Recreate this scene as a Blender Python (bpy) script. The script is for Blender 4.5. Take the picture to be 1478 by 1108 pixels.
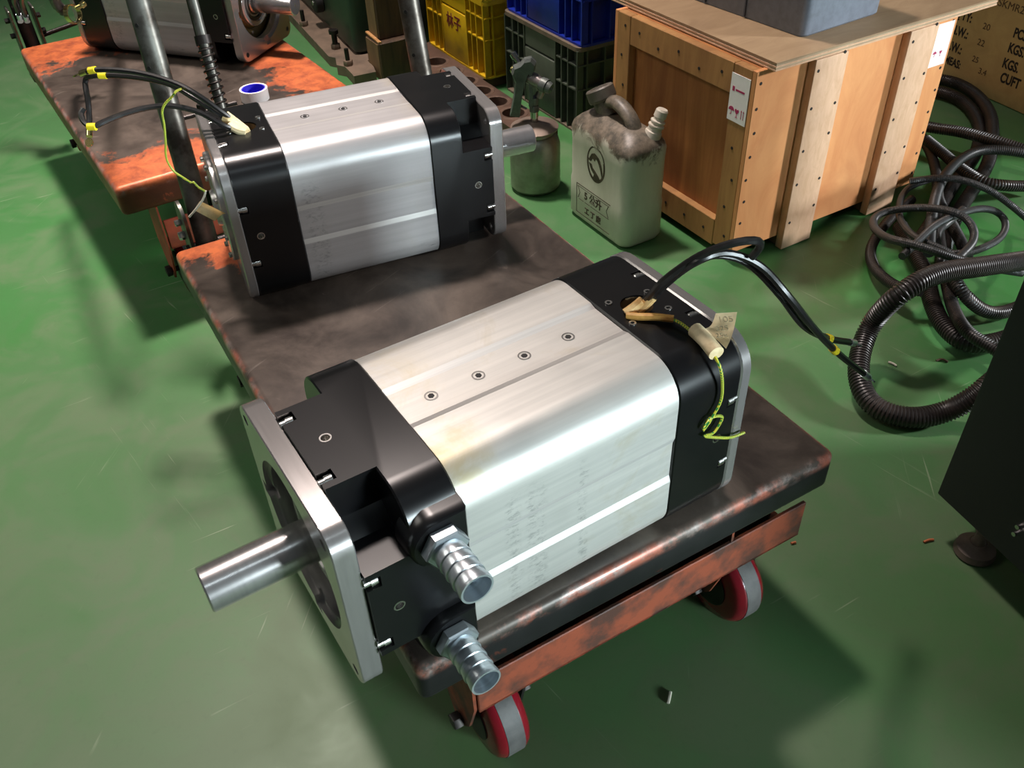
import bpy, bmesh, math, random
from mathutils import Vector, Matrix
random.seed(7)
PI = math.pi
for o in list(bpy.data.objects): bpy.data.objects.remove(o)
SC = bpy.context.scene
COL = SC.collection

# ------------------------------------------------------------------ camera
F_PX, PITCH, ROLL, CAM_H = 1289.0, 0.705, -0.0448, 1.1375
_ce, _se = math.cos(PITCH), math.sin(PITCH)
FWD = Vector((0, _ce, -_se)); _r = Vector((1, 0, 0)); _u = Vector((0, _se, _ce))
RIGHT = math.cos(ROLL)*_r + math.sin(ROLL)*_u
UP = -math.sin(ROLL)*_r + math.cos(ROLL)*_u
CAMP = Vector((0, 0, CAM_H))
cd = bpy.data.cameras.new('camera'); cam = bpy.data.objects.new('camera', cd); COL.objects.link(cam)
cd.sensor_fit = 'HORIZONTAL'; cd.sensor_width = 36; cd.lens = F_PX/1478*36; cd.clip_start = 0.02
m3 = Matrix((RIGHT, UP, -FWD)).transposed()
cam.matrix_world = Matrix.Translation(CAMP) @ m3.to_4x4()
SC.camera = cam

# ------------------------------------------------------------------ light, world, exposure
SC.view_settings.view_transform = 'Standard'; SC.view_settings.look = 'None'
SC.view_settings.exposure = 0.0; SC.view_settings.gamma = 1.0
SC.view_settings.use_curve_mapping = False
w = bpy.data.worlds.new('hall'); SC.world = w; w.use_nodes = True
w.node_tree.nodes['Background'].inputs[0].default_value = (0.85, 0.95, 1.0, 1)
w.node_tree.nodes['Background'].inputs[1].default_value = 0.062

def area(name, loc, target, energy, size, color, size_y=None, spread=180):
    ld = bpy.data.lights.new(name, 'AREA'); ld.energy = energy; ld.color = color
    ld.size = size; ld.spread = math.radians(spread)
    if size_y: ld.shape = 'RECTANGLE'; ld.size_y = size_y
    o = bpy.data.objects.new(name, ld); COL.objects.link(o); o.location = loc
    o.rotation_euler = (Vector(target)-Vector(loc)).to_track_quat('-Z', 'Y').to_euler()
    return o
area('high_bay_lamp', (-0.65, 2.75, 4.6), (-0.85, 2.0, 0.2), 43, 0.4, (1.0, 0.86, 0.80), None, 60)
area('high_bay_lamp', (-3.3, 1.5, 3.4), (-1.6, 1.7, 0), 19, 1.4, (1.0, 0.95, 0.86), None, 110)
area('door_light', (4.6, 1.0, 1.8), (0.6, 1.6, 0.35), 215, 0.4, (0.96, 0.98, 1.0))
area('window_light', (3.2, -2.1, 0.95), (0.25, 0.65, 0.5), 21, 0.9, (0.80, 0.95, 1.0), 0.6, 48)
area('added_strip_light', (0.3, -1.2, 4.2), (0.2, 0.6, 0.3), 9, 2.4, (0.80, 0.94, 1.0), 0.2)  # unseen strip added for streak highlights on the shafts and a cool fill

# ------------------------------------------------------------------ helpers
def ray(u, v):
    return FWD + RIGHT*((u-739)/F_PX) - UP*((v-554)/F_PX)
def at(u, v, z):                       # point of the place on the level z that the photo shows at u, v
    d = ray(u, v); t = (z-CAM_H)/d.z
    return CAMP + d*t
def on(u, v, p0, n):                   # the same on an upright plane
    d = ray(u, v); t = (Vector(p0)-CAMP).dot(n)/d.dot(n)
    return CAMP + d*t
def frame(x, y, z, th):
    return Matrix.Translation((x, y, z)) @ Matrix.Rotation(th, 4, 'Z')

def lin(c):
    return tuple(((x/255)/12.92 if x/255 <= .04045 else ((x/255+.055)/1.055)**2.4) for x in c)

def NB(): return bmesh.new()
def box(bm, x0, x1, y0, y1, z0, z1, bev=0, seg=2, M=None):
    t = bmesh.new()
    bmesh.ops.create_cube(t, size=1)
    for v in t.verts:
        v.co = Vector(((x0+x1)/2+v.co.x*(x1-x0), (y0+y1)/2+v.co.y*(y1-y0), (z0+z1)/2+v.co.z*(z1-z0)))
    if bev: bmesh.ops.bevel(t, geom=t.edges[:], offset=bev, segments=seg, affect='EDGES', profile=.5)
    if M: t.transform(M)
    merge(bm, t); return bm
def merge(bm, t):
    me = bpy.data.meshes.new('tmp'); t.to_mesh(me); t.free(); bm.from_mesh(me); bpy.data.meshes.remove(me)
def basis(d):
    d = Vector(d).normalized(); a = Vector((0, 0, 1)) if abs(d.z) < .9 else Vector((1, 0, 0))
    x = a.cross(d).normalized(); y = d.cross(x); return x, y, d
def lathe(bm, p0, d, prof, seg=24, close=True, ph=0):
    """prof: list of (distance along d, radius)"""
    x, y, d = basis(d); p0 = Vector(p0); rings = []
    for (t, r) in prof:
        rings.append([bm.verts.new(p0+d*t+(x*math.cos(ph+2*PI*i/seg)+y*math.sin(ph+2*PI*i/seg))*r) for i in range(seg)])
    for a, b in zip(rings, rings[1:]):
        for i in range(seg): bm.faces.new((a[i], a[(i+1) % seg], b[(i+1) % seg], b[i]))
    if close:
        bm.faces.new(rings[0][::-1]); bm.faces.new(rings[-1])
    return bm
def cyl(bm, p0, p1, r, seg=20, r1=None, ch=0):
    p0 = Vector(p0); p1 = Vector(p1); L = (p1-p0).length; r1 = r if r1 is None else r1
    pr = [(0, r), (L, r1)] if not ch else [(0, r-ch), (ch, r), (L-ch, r1), (L, r1-ch)]
    return lathe(bm, p0, p1-p0, pr, seg)
def hexnut(bm, p0, d, r, L): return lathe(bm, p0, d, [(0, r*.93), (L*.12, r), (L*.88, r), (L, r*.93)], 6)
def smooth_path(pts, step):
    P = [Vector(p) for p in pts]; P = [P[0]*2-P[1]]+P+[P[-1]*2-P[-2]]; out = []
    for i in range(1, len(P)-2):
        a, b, c, d = P[i-1:i+3]; n = max(2, int((c-b).length/step*1.5))
        for k in range(n):
            t = k/n
            out.append(.5*((2*b)+(c-a)*t+(2*a-5*b+4*c-d)*t*t+(3*b-a-3*c+d)*t**3))
    out.append(P[-2]); res = [out[0]]; acc = 0
    for a, b in zip(out, out[1:]):
        L = (b-a).length; s = step-acc
        while s <= L and L > 0:
            res.append(a.lerp(b, s/L)); s += step
        acc = L-(s-step)
    res.append(out[-1]); return res
def tube(bm, pts, r, seg=8, step=.008, rfun=None, raw=False):
    P = [Vector(p) for p in pts] if raw else smooth_path(pts, step)
    if len(P) > 2 and (P[-1]-P[-2]).length < step*.2: P.pop(-2)
    T = [(P[min(i+1, len(P)-1)]-P[max(i-1, 0)]).normalized() for i in range(len(P))]
    x, y, _ = basis(T[0]); rings = []
    for i, p in enumerate(P):
        x = (x-T[i]*x.dot(T[i])).normalized(); y = T[i].cross(x)
        rr = rfun(i) if rfun else r
        rings.append([bm.verts.new(p+(x*math.cos(2*PI*k/seg)+y*math.sin(2*PI*k/seg))*rr) for k in range(seg)])
    for a, b in zip(rings, rings[1:]):
        for i in range(seg): bm.faces.new((a[i], a[(i+1) % seg], b[(i+1) % seg], b[i]))
    bm.faces.new(rings[0][::-1]); bm.faces.new(rings[-1]); return bm
def extrude_x(bm, prof, x0, x1, ch=0):
    """prof: CCW list (y,z); extruded along x with optional chamfer"""
    cy = sum(p[0] for p in prof)/len(prof); cz = sum(p[1] for p in prof)/len(prof)
    def ring(x, k): return [bm.verts.new((x, cy+(p[0]-cy)*k, cz+(p[1]-cz)*k)) for p in prof]
    hw = max(abs(p[0]-cy) for p in prof); k = 1-ch/hw
    R = [ring(x0, k), ring(x0+ch, 1), ring(x1-ch, 1), ring(x1, k)] if ch else [ring(x0, 1), ring(x1, 1)]
    n = len(prof)
    for a, b in zip(R, R[1:]):
        for i in range(n): bm.faces.new((a[i], a[(i+1) % n], b[(i+1) % n], b[i]))
    bm.faces.new(R[0][::-1]); bm.faces.new(R[-1]); return bm
def loft(bm, rings):
    R = [[bm.verts.new(p) for p in r] for r in rings]; n = len(R[0])
    for a, b in zip(R, R[1:]):
        for i in range(n): bm.faces.new((a[i], a[(i+1) % n], b[(i+1) % n], b[i]))
    bm.faces.new(R[0][::-1]); bm.faces.new(R[-1]); return bm
def rrect(hw, hh, r, n=6, cx=0, cy=0):
    out = []
    for (sx, sy, a0) in ((1, -1, -PI/2), (1, 1, 0), (-1, 1, PI/2), (-1, -1, PI)):
        for k in range(n+1):
            a = a0+k*PI/2/n
            out.append((cx+sx*(hw-r)+r*math.cos(a), cy+sy*(hh-r)+r*math.sin(a)))
    return out
def prism(bm, poly, z0, z1, M=None):
    t = bmesh.new(); n = len(poly)
    a = [t.verts.new((p[0], p[1], z0)) for p in poly]; b = [t.verts.new((p[0], p[1], z1)) for p in poly]
    for i in range(n): t.faces.new((a[i], a[(i+1) % n], b[(i+1) % n], b[i]))
    t.faces.new(a[::-1]); t.faces.new(b)
    if M: t.transform(M)
    merge(bm, t); return bm

def obj(name, bm, m, parent=None, label=None, ang=.6, M=None):
    bmesh.ops.recalc_face_normals(bm, faces=bm.faces[:])
    for f in bm.faces: f.smooth = True
    for e in bm.edges:
        e.smooth = not (len(e.link_faces) != 2 or e.calc_face_angle(0) > ang)
    me = bpy.data.meshes.new(name); bm.to_mesh(me); bm.free()
    if m: me.materials.append(m)
    o = bpy.data.objects.new(name, me); COL.objects.link(o)
    if parent: o.parent = parent
    if M: o.matrix_local = M
    if label: o['label'] = label
    return o
def share(o, parent, M=None):
    c = o.copy(); COL.objects.link(c); c.parent = parent
    if M: c.matrix_local = M
    return c
def tag(o, label, cat, group=None):
    o['label'] = label; o['category'] = cat
    if group: o['group'] = group
    return o
def thing(name, label, cat, M=None, group=None):
    o = bpy.data.objects.new(name, None); COL.objects.link(o); o.empty_display_size = .05
    if M: o.matrix_world = M
    return tag(o, label, cat, group)
def cut(o, cb):
    """carve the shapes in cb out of mesh o"""
    bmesh.ops.recalc_face_normals(cb, faces=cb.faces[:])
    me = bpy.data.meshes.new('cutter'); cb.to_mesh(me); cb.free()
    c = bpy.data.objects.new('cutter', me); COL.objects.link(c); c.matrix_world = o.matrix_basis
    par = o.parent; o.parent = None
    md = o.modifiers.new('cut', 'BOOLEAN'); md.object = c; md.operation = 'DIFFERENCE'; md.solver = 'EXACT'; md.use_self = True
    dg = bpy.context.evaluated_depsgraph_get(); dg.update()
    new = bpy.data.meshes.new_from_object(o.evaluated_get(dg)); o.modifiers.clear()
    b = bmesh.new(); b.from_mesh(new)
    for f in b.faces: f.smooth = True
    for e in b.edges: e.smooth = not (len(e.link_faces) != 2 or e.calc_face_angle(0) > .6)
    b.to_mesh(new); b.free()
    o.data = new; o.data.name = o.name; o.parent = par
    bpy.data.objects.remove(c); bpy.data.meshes.remove(me)
def text(name, body, size, m, parent, M, depth=.0004, bold=0, sx=1, label=None):
    cu = bpy.data.curves.new('t', 'FONT'); cu.body = body; cu.size = size; cu.extrude = depth; cu.offset = bold
    cu.align_x = 'CENTER'; cu.align_y = 'CENTER'
    t = bpy.data.objects.new('t', cu); COL.objects.link(t)
    dg = bpy.context.evaluated_depsgraph_get(); me = bpy.data.meshes.new_from_object(t.evaluated_get(dg))
    bpy.data.objects.remove(t); me.name = name
    me.transform(Matrix.Diagonal((sx, 1, 1, 1)))
    me.materials.clear(); me.materials.append(m)
    o = bpy.data.objects.new(name, me); COL.objects.link(o)
    if parent: o.parent = parent
    o.matrix_local = M
    if label: o['label'] = label
    return o
def facing(p, xdir, zdir):
    """matrix whose x runs along xdir and z along zdir (the outward normal)"""
    x = Vector(xdir).normalized(); z = Vector(zdir).normalized(); y = z.cross(x)
    return Matrix.Translation(p) @ Matrix((x, y, z)).transposed().to_4x4()

# ------------------------------------------------------------------ materials
def new_mat(name):
    m = bpy.data.materials.new(name); m.use_nodes = True
    nt = m.node_tree; b = nt.nodes['Principled BSDF']; return m, nt, b
def nd(nt, t, **kw):
    n = nt.nodes.new(t)
    for k, v in kw.items():
        if k in n.inputs: n.inputs[k].default_value = v
        else: setattr(n, k, v)
    return n
def coords(nt, scale=(1, 1, 1), rot=(0, 0, 0)):
    tc = nd(nt, 'ShaderNodeTexCoord'); mp = nd(nt, 'ShaderNodeMapping', vector_type='TEXTURE'); scale = tuple(1/k for k in scale)
    mp.inputs['Scale'].default_value = scale; mp.inputs['Rotation'].default_value = rot
    nt.links.new(tc.outputs['Object'], mp.inputs[0]); return mp.outputs[0]
def noise(nt, vec, scale, detail=6, rough=.6, dist=0):
    n = nd(nt, 'ShaderNodeTexNoise', Scale=scale, Detail=detail, Roughness=rough, Distortion=dist)
    nt.links.new(vec, n.inputs['Vector']); return n.outputs['Fac']
def ramp(nt, fac, a, b, ca=(0, 0, 0), cb=(1, 1, 1)):
    r = nd(nt, 'ShaderNodeValToRGB'); e = r.color_ramp.elements
    e[0].position = a; e[1].position = b; e[0].color = (*ca, 1); e[1].color = (*cb, 1)
    nt.links.new(fac, r.inputs[0]); return r.outputs[0]
def mix(nt, fac, a, b):
    n = nd(nt, 'ShaderNodeMix', data_type='RGBA')
    for i, s in ((0, fac), (6, a), (7, b)):
        if hasattr(s, 'links'): nt.links.new(s, n.inputs[i])
        else: n.inputs[i].default_value = s if i == 0 else (*s, 1)
    return n.outputs[2]
def mth(nt, op, a, b=0.0):
    n = nd(nt, 'ShaderNodeMath', operation=op)
    for i, s in enumerate((a, b)):
        if hasattr(s, 'links'): nt.links.new(s, n.inputs[i])
        else: n.inputs[i].default_value = s
    return n.outputs[0]
def bump(nt, b, h, strength=.2, dist=.002):
    n = nd(nt, 'ShaderNodeBump', Strength=strength, Distance=dist)
    nt.links.new(h, n.inputs['Height']); nt.links.new(n.outputs[0], b.inputs['Normal'])
def plain(name, c, rough=.5, metal=0, c2=None, sc=20, lo=.4, hi=.7, stretch=(1, 1, 1), bmp=0, spec=None):
    m, nt, b = new_mat(name); c = lin(c)
    b.inputs['Roughness'].default_value = rough; b.inputs['Metallic'].default_value = metal
    if spec is not None: b.inputs['Specular IOR Level'].default_value = spec
    v = coords(nt, stretch); n = noise(nt, v, sc)
    c2 = lin(c2) if c2 else tuple(x*.85 for x in c)
    nt.links.new(mix(nt, ramp(nt, n, lo, hi), c, c2), b.inputs['Base Color'])
    if bmp: bump(nt, b, n, bmp, .001)
    return m

def floor_mat():
    m, nt, b = new_mat('green_floor_paint')
    v = coords(nt)
    big = noise(nt, v, .9, 5, .6, .4); mid = noise(nt, v, 5, 8, .65, .6); fine = noise(nt, v, 60, 4, .7)
    c = mix(nt, ramp(nt, big, .38, .66), lin((60, 118, 60)), lin((78, 116, 76)))
    stain = mth(nt, 'MULTIPLY', ramp(nt, mid, .47, .72), .7)
    c = mix(nt, stain, c, lin((104, 124, 92)))
    # grime spreads over the part of the floor in front of the motors
    sp = nd(nt, 'ShaderNodeSeparateXYZ'); tc = nd(nt, 'ShaderNodeTexCoord'); nt.links.new(tc.outputs['Object'], sp.inputs[0])
    g = mth(nt, 'ADD', mth(nt, 'MULTIPLY', sp.outputs[1], -.55), mth(nt, 'MULTIPLY', mid, 1.1))
    g = mth(nt, 'ADD', g, mth(nt, 'MULTIPLY', sp.outputs[0], -.12))
    g = mth(nt, 'ADD', g, .5); c = mix(nt, mth(nt, 'MULTIPLY', ramp(nt, g, .05, .75), .7), c, lin((78, 92, 64)))
    dk = ramp(nt, noise(nt, v, 2.3, 6, .7, 1.0), .55, .75)
    c = mix(nt, mth(nt, 'MULTIPLY', dk, .3), c, lin((66, 84, 58)))
    # scuffs: thin stretched noise along two directions
    for ang, wt in ((.5, .5), (-.9, .4), (1.4, .35)):
        vs = coords(nt, (2.0, 60, 1), (0, 0, ang)); s = noise(nt, vs, 1.6, 3, .55)
        gate = ramp(nt, noise(nt, v, 3.1+ang, 3), .52, .62)
        s = mth(nt, 'MULTIPLY', ramp(nt, s, .66, .70), gate)
        c = mix(nt, mth(nt, 'MULTIPLY', s, wt), c, lin((158, 168, 142)))
    c = mix(nt, mth(nt, 'MULTIPLY', ramp(nt, fine, .55, .8), .18), c, lin((52, 74, 46)))
    nt.links.new(c, b.inputs['Base Color'])
    r = ramp(nt, mid, .3, .7, (.36,)*3, (.56,)*3); nt.links.new(r, b.inputs['Roughness'])
    bump(nt, b, mid, .04, .004); return m
def deck_mat(name, rust_left, edge):
    """worn steel deck, object x along the cart, y across"""
    m, nt, b = new_mat(name)
    v = coords(nt); tc = nd(nt, 'ShaderNodeTexCoord'); sp = nd(nt, 'ShaderNodeSeparateXYZ')
    nt.links.new(tc.outputs['Object'], sp.inputs[0]); X, Y, Z = sp.outputs; Z = mth(nt, 'ADD', Z, .1)
    n1 = noise(nt, v, 7, 8, .65, .5); n2 = noise(nt, v, 26, 8, .7, .3)
    c = mix(nt, ramp(nt, n1, .36, .66), lin((52, 45, 40)), lin((94, 83, 74)))
    c = mix(nt, mth(nt, 'MULTIPLY', ramp(nt, n2, .5, .72), .45), c, lin((50, 42, 37)))
    c = mix(nt, mth(nt, 'MULTIPLY', ramp(nt, noise(nt, v, 3.5, 4, .6, 1.5), .55, .75), .55), c, lin((52, 42, 40)))
    c = mix(nt, mth(nt, 'MULTIPLY', ramp(nt, noise(nt, v, 9, 5, .6, 2.5), .66, .74), .35), c, lin((150, 135, 125)))
    vs = coords(nt, (60, 3, 3), (0, 0, .4)); s = ramp(nt, noise(nt, vs, 1.4, 3), .68, .74)
    c = mix(nt, mth(nt, 'MULTIPLY', s, .3), c, lin((150, 140, 132)))
    # remains of orange paint
    g = rust_left(nt, X, Y, n1, n2)
    c = mix(nt, g, c, mix(nt, ramp(nt, n2, .4, .65), lin((206, 112, 66)), lin((150, 74, 50))))
    # the skirt below the deck plate is black paint
    sk = ramp(nt, Z, .084, .092, (1, 1, 1), (0, 0, 0))
    sc = mix(nt, ramp(nt, n1, .35, .7), lin(edge[0]), lin(edge[1]))
    sc = mix(nt, mth(nt, 'MULTIPLY', ramp(nt, n2, .62, .7), edge[3]), sc, lin((176, 86, 58)))
    c = mix(nt, sk, c, sc)
    # rubbed edge round the rim: bare steel and orange primer
    bx = mth(nt, 'MINIMUM', mth(nt, 'MINIMUM', X, mth(nt, 'SUBTRACT', .98, X)), mth(nt, 'MINIMUM', Y, mth(nt, 'SUBTRACT', .6, Y)))
    rim = mth(nt, 'MULTIPLY', ramp(nt, bx, .003, .0085, (1, 1, 1), (0, 0, 0)), ramp(nt, Z, .08, .088))
    rim = mth(nt, 'MULTIPLY', rim, ramp(nt, noise(nt, v, 16, 6, .7), .42, .56))
    c = mix(nt, mth(nt, 'MULTIPLY', rim, edge[2]), c, mix(nt, ramp(nt, n2, .45, .6), lin((190, 108, 86)), lin((170, 155, 148))))
    nt.links.new(c, b.inputs['Base Color'])
    b.inputs['Metallic'].default_value = .25
    nt.links.new(ramp(nt, n1, .3, .7, (.34,)*3, (.5,)*3), b.inputs['Roughness'])
    bump(nt, b, n2, .12, .0015); return m
def rust1(nt, X, Y, n1, n2):
    f = mth(nt, 'ADD', mth(nt, 'MULTIPLY', X, 5.2), mth(nt, 'MULTIPLY', mth(nt, 'ABSOLUTE', mth(nt, 'SUBTRACT', Y, .09)), 3.4))
    f = mth(nt, 'SUBTRACT', mth(nt, 'ADD', mth(nt, 'MULTIPLY', n1, 1.5), mth(nt, 'MULTIPLY', n2, .9)), f)
    return ramp(nt, f, .50, .62)
def rust2(nt, X, Y, n1, n2):
    a = mth(nt, 'MULTIPLY', X, 3.2); e = mth(nt, 'MULTIPLY', mth(nt, 'SUBTRACT', .98, X), 5.0)
    f = mth(nt, 'MINIMUM', a, e)
    f = mth(nt, 'MINIMUM', f, mth(nt, 'MULTIPLY', mth(nt, 'SUBTRACT', .6, Y), 4.5))
    f = mth(nt, 'SUBTRACT', mth(nt, 'ADD', mth(nt, 'MULTIPLY', n1, 1.5), mth(nt, 'MULTIPLY', n2, .9)), f)
    return ramp(nt, f, .52, .66)
def alu_mat(name, base, tint, dirt, xs=None):
    m, nt, b = new_mat(name)
    vs = coords(nt, (1.2, 40, 40)); s = noise(nt, vs, 3, 5, .6)
    v = coords(nt); n = noise(nt, v, 9, 6, .65, .8)
    c = mix(nt, ramp(nt, s, .3, .7), lin(base), lin(tint))
    c = mix(nt, mth(nt, 'MULTIPLY', ramp(nt, n, .56, .78), dirt), c, lin((168, 154, 112)))
    vd = coords(nt, (8, 60, 60)); sm = mth(nt, 'MULTIPLY', ramp(nt, noise(nt, vd, 2.2, 6, .8), .62, .72), ramp(nt, noise(nt, v, 7, 2), .55, .66))
    c = mix(nt, mth(nt, 'MULTIPLY', sm, .6), c, lin((95, 95, 95)))
    if xs:                                  # rubbed-in finger marks in upright columns on the side, a yellow oil stain near the front
        sp = nd(nt, 'ShaderNodeSeparateXYZ'); nt.links.new(v, sp.inputs[0])
        for x0, wd in xs:
            col = mth(nt, 'SUBTRACT', 1.0, mth(nt, 'MULTIPLY', mth(nt, 'ABSOLUTE', mth(nt, 'SUBTRACT', sp.outputs[0], x0)), 1/wd))
            col = mth(nt, 'MULTIPLY', ramp(nt, col, .1, .5), ramp(nt, noise(nt, coords(nt, (40, 60, 90)), 2.4, 6, .75), .5, .66))
            col = mth(nt, 'MULTIPLY', col, ramp(nt, mth(nt, 'MULTIPLY', sp.outputs[2], 4), .70, .80, (1, 1, 1), (0, 0, 0)))
            c = mix(nt, mth(nt, 'MULTIPLY', col, .45), c, lin((90, 92, 94)))
        st = mth(nt, 'MULTIPLY', ramp(nt, sp.outputs[0], .19, .25), ramp(nt, n, .45, .62))
        st = mth(nt, 'MULTIPLY', st, ramp(nt, mth(nt, 'MULTIPLY', sp.outputs[2], 4), .86, .92))
        c = mix(nt, mth(nt, 'MULTIPLY', st, .55), c, lin((186, 168, 112)))
    nt.links.new(c, b.inputs['Base Color'])
    b.inputs['Metallic'].default_value = .55
    nt.links.new(ramp(nt, n, .3, .8, (.36,)*3, (.5,)*3), b.inputs['Roughness'])
    bump(nt, b, s, .05, .0006); return m
def steel_mat(name, c1, rough, streak=(1, 1, 80), metal=1.0):
    m, nt, b = new_mat(name); v = coords(nt, streak); s = noise(nt, v, 4, 4)
    nt.links.new(mix(nt, ramp(nt, s, .3, .7), lin(c1), tuple(x*.82 for x in lin(c1))), b.inputs['Base Color'])
    b.inputs['Metallic'].default_value = metal; b.inputs['Roughness'].default_value = rough
    bump(nt, b, s, .03, .0004); return m
def wood_mat(name, ca, cb, grain=(1, 1, 1), dirt=.3, dirtc=(96, 74, 54), rough=.65):
    m, nt, b = new_mat(name)
    v = coords(nt, grain); n = noise(nt, v, 6, 8, .65, 1.2); w_ = noise(nt, coords(nt), 4.5, 5, .6, .5)
    c = mix(nt, ramp(nt, n, .35, .68), lin(ca), lin(cb))
    c = mix(nt, mth(nt, 'MULTIPLY', ramp(nt, w_, .5, .78), dirt), c, lin(dirtc))
    nt.links.new(c, b.inputs['Base Color']); b.inputs['Roughness'].default_value = rough
    bump(nt, b, n, .12, .001); return m
def stripe_mat(name, ca, cb, turns=220):
    m, nt, b = new_mat(name); wv = nd(nt, 'ShaderNodeTexWave', Scale=turns)
    wv.bands_direction = 'DIAGONAL'; nt.links.new(coords(nt), wv.inputs['Vector'])
    nt.links.new(ramp(nt, wv.outputs['Fac'], .45, .55, lin(ca), lin(cb)), b.inputs['Base Color'])
    b.inputs['Roughness'].default_value = .4; return m
def jerry_mat():
    m, nt, b = new_mat('dirty_white_plastic'); v = coords(nt)
    sp = nd(nt, 'ShaderNodeSeparateXYZ'); nt.links.new(v, sp.inputs[0])
    n = noise(nt, v, 14, 8, .7, .8); n2 = noise(nt, v, 45, 6, .7)
    c = mix(nt, ramp(nt, noise(nt, coords(nt, (1, 1, .3)), 9, 5), .4, .7), lin((206, 204, 188)), lin((180, 178, 160)))
    f = mth(nt, 'ADD', mth(nt, 'MULTIPLY', sp.outputs[2], 9.0), mth(nt, 'MULTIPLY', n, 1.5))
    g = ramp(nt, mth(nt, 'MULTIPLY', f, .25), (.690), .722)
    c = mix(nt, mth(nt, 'MULTIPLY', g, .92), c, mix(nt, ramp(nt, n2, .4, .65), lin((62, 54, 44)), lin((126, 112, 96))))
    sp2 = mth(nt, 'MULTIPLY', ramp(nt, n2, .66, .72), .5); c = mix(nt, sp2, c, lin((110, 100, 84)))
    nt.links.new(c, b.inputs['Base Color']); b.inputs['Roughness'].default_value = .45
    b.inputs['Subsurface Weight'].default_value = 0.0
    bump(nt, b, n, .08, .002); return m

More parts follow.
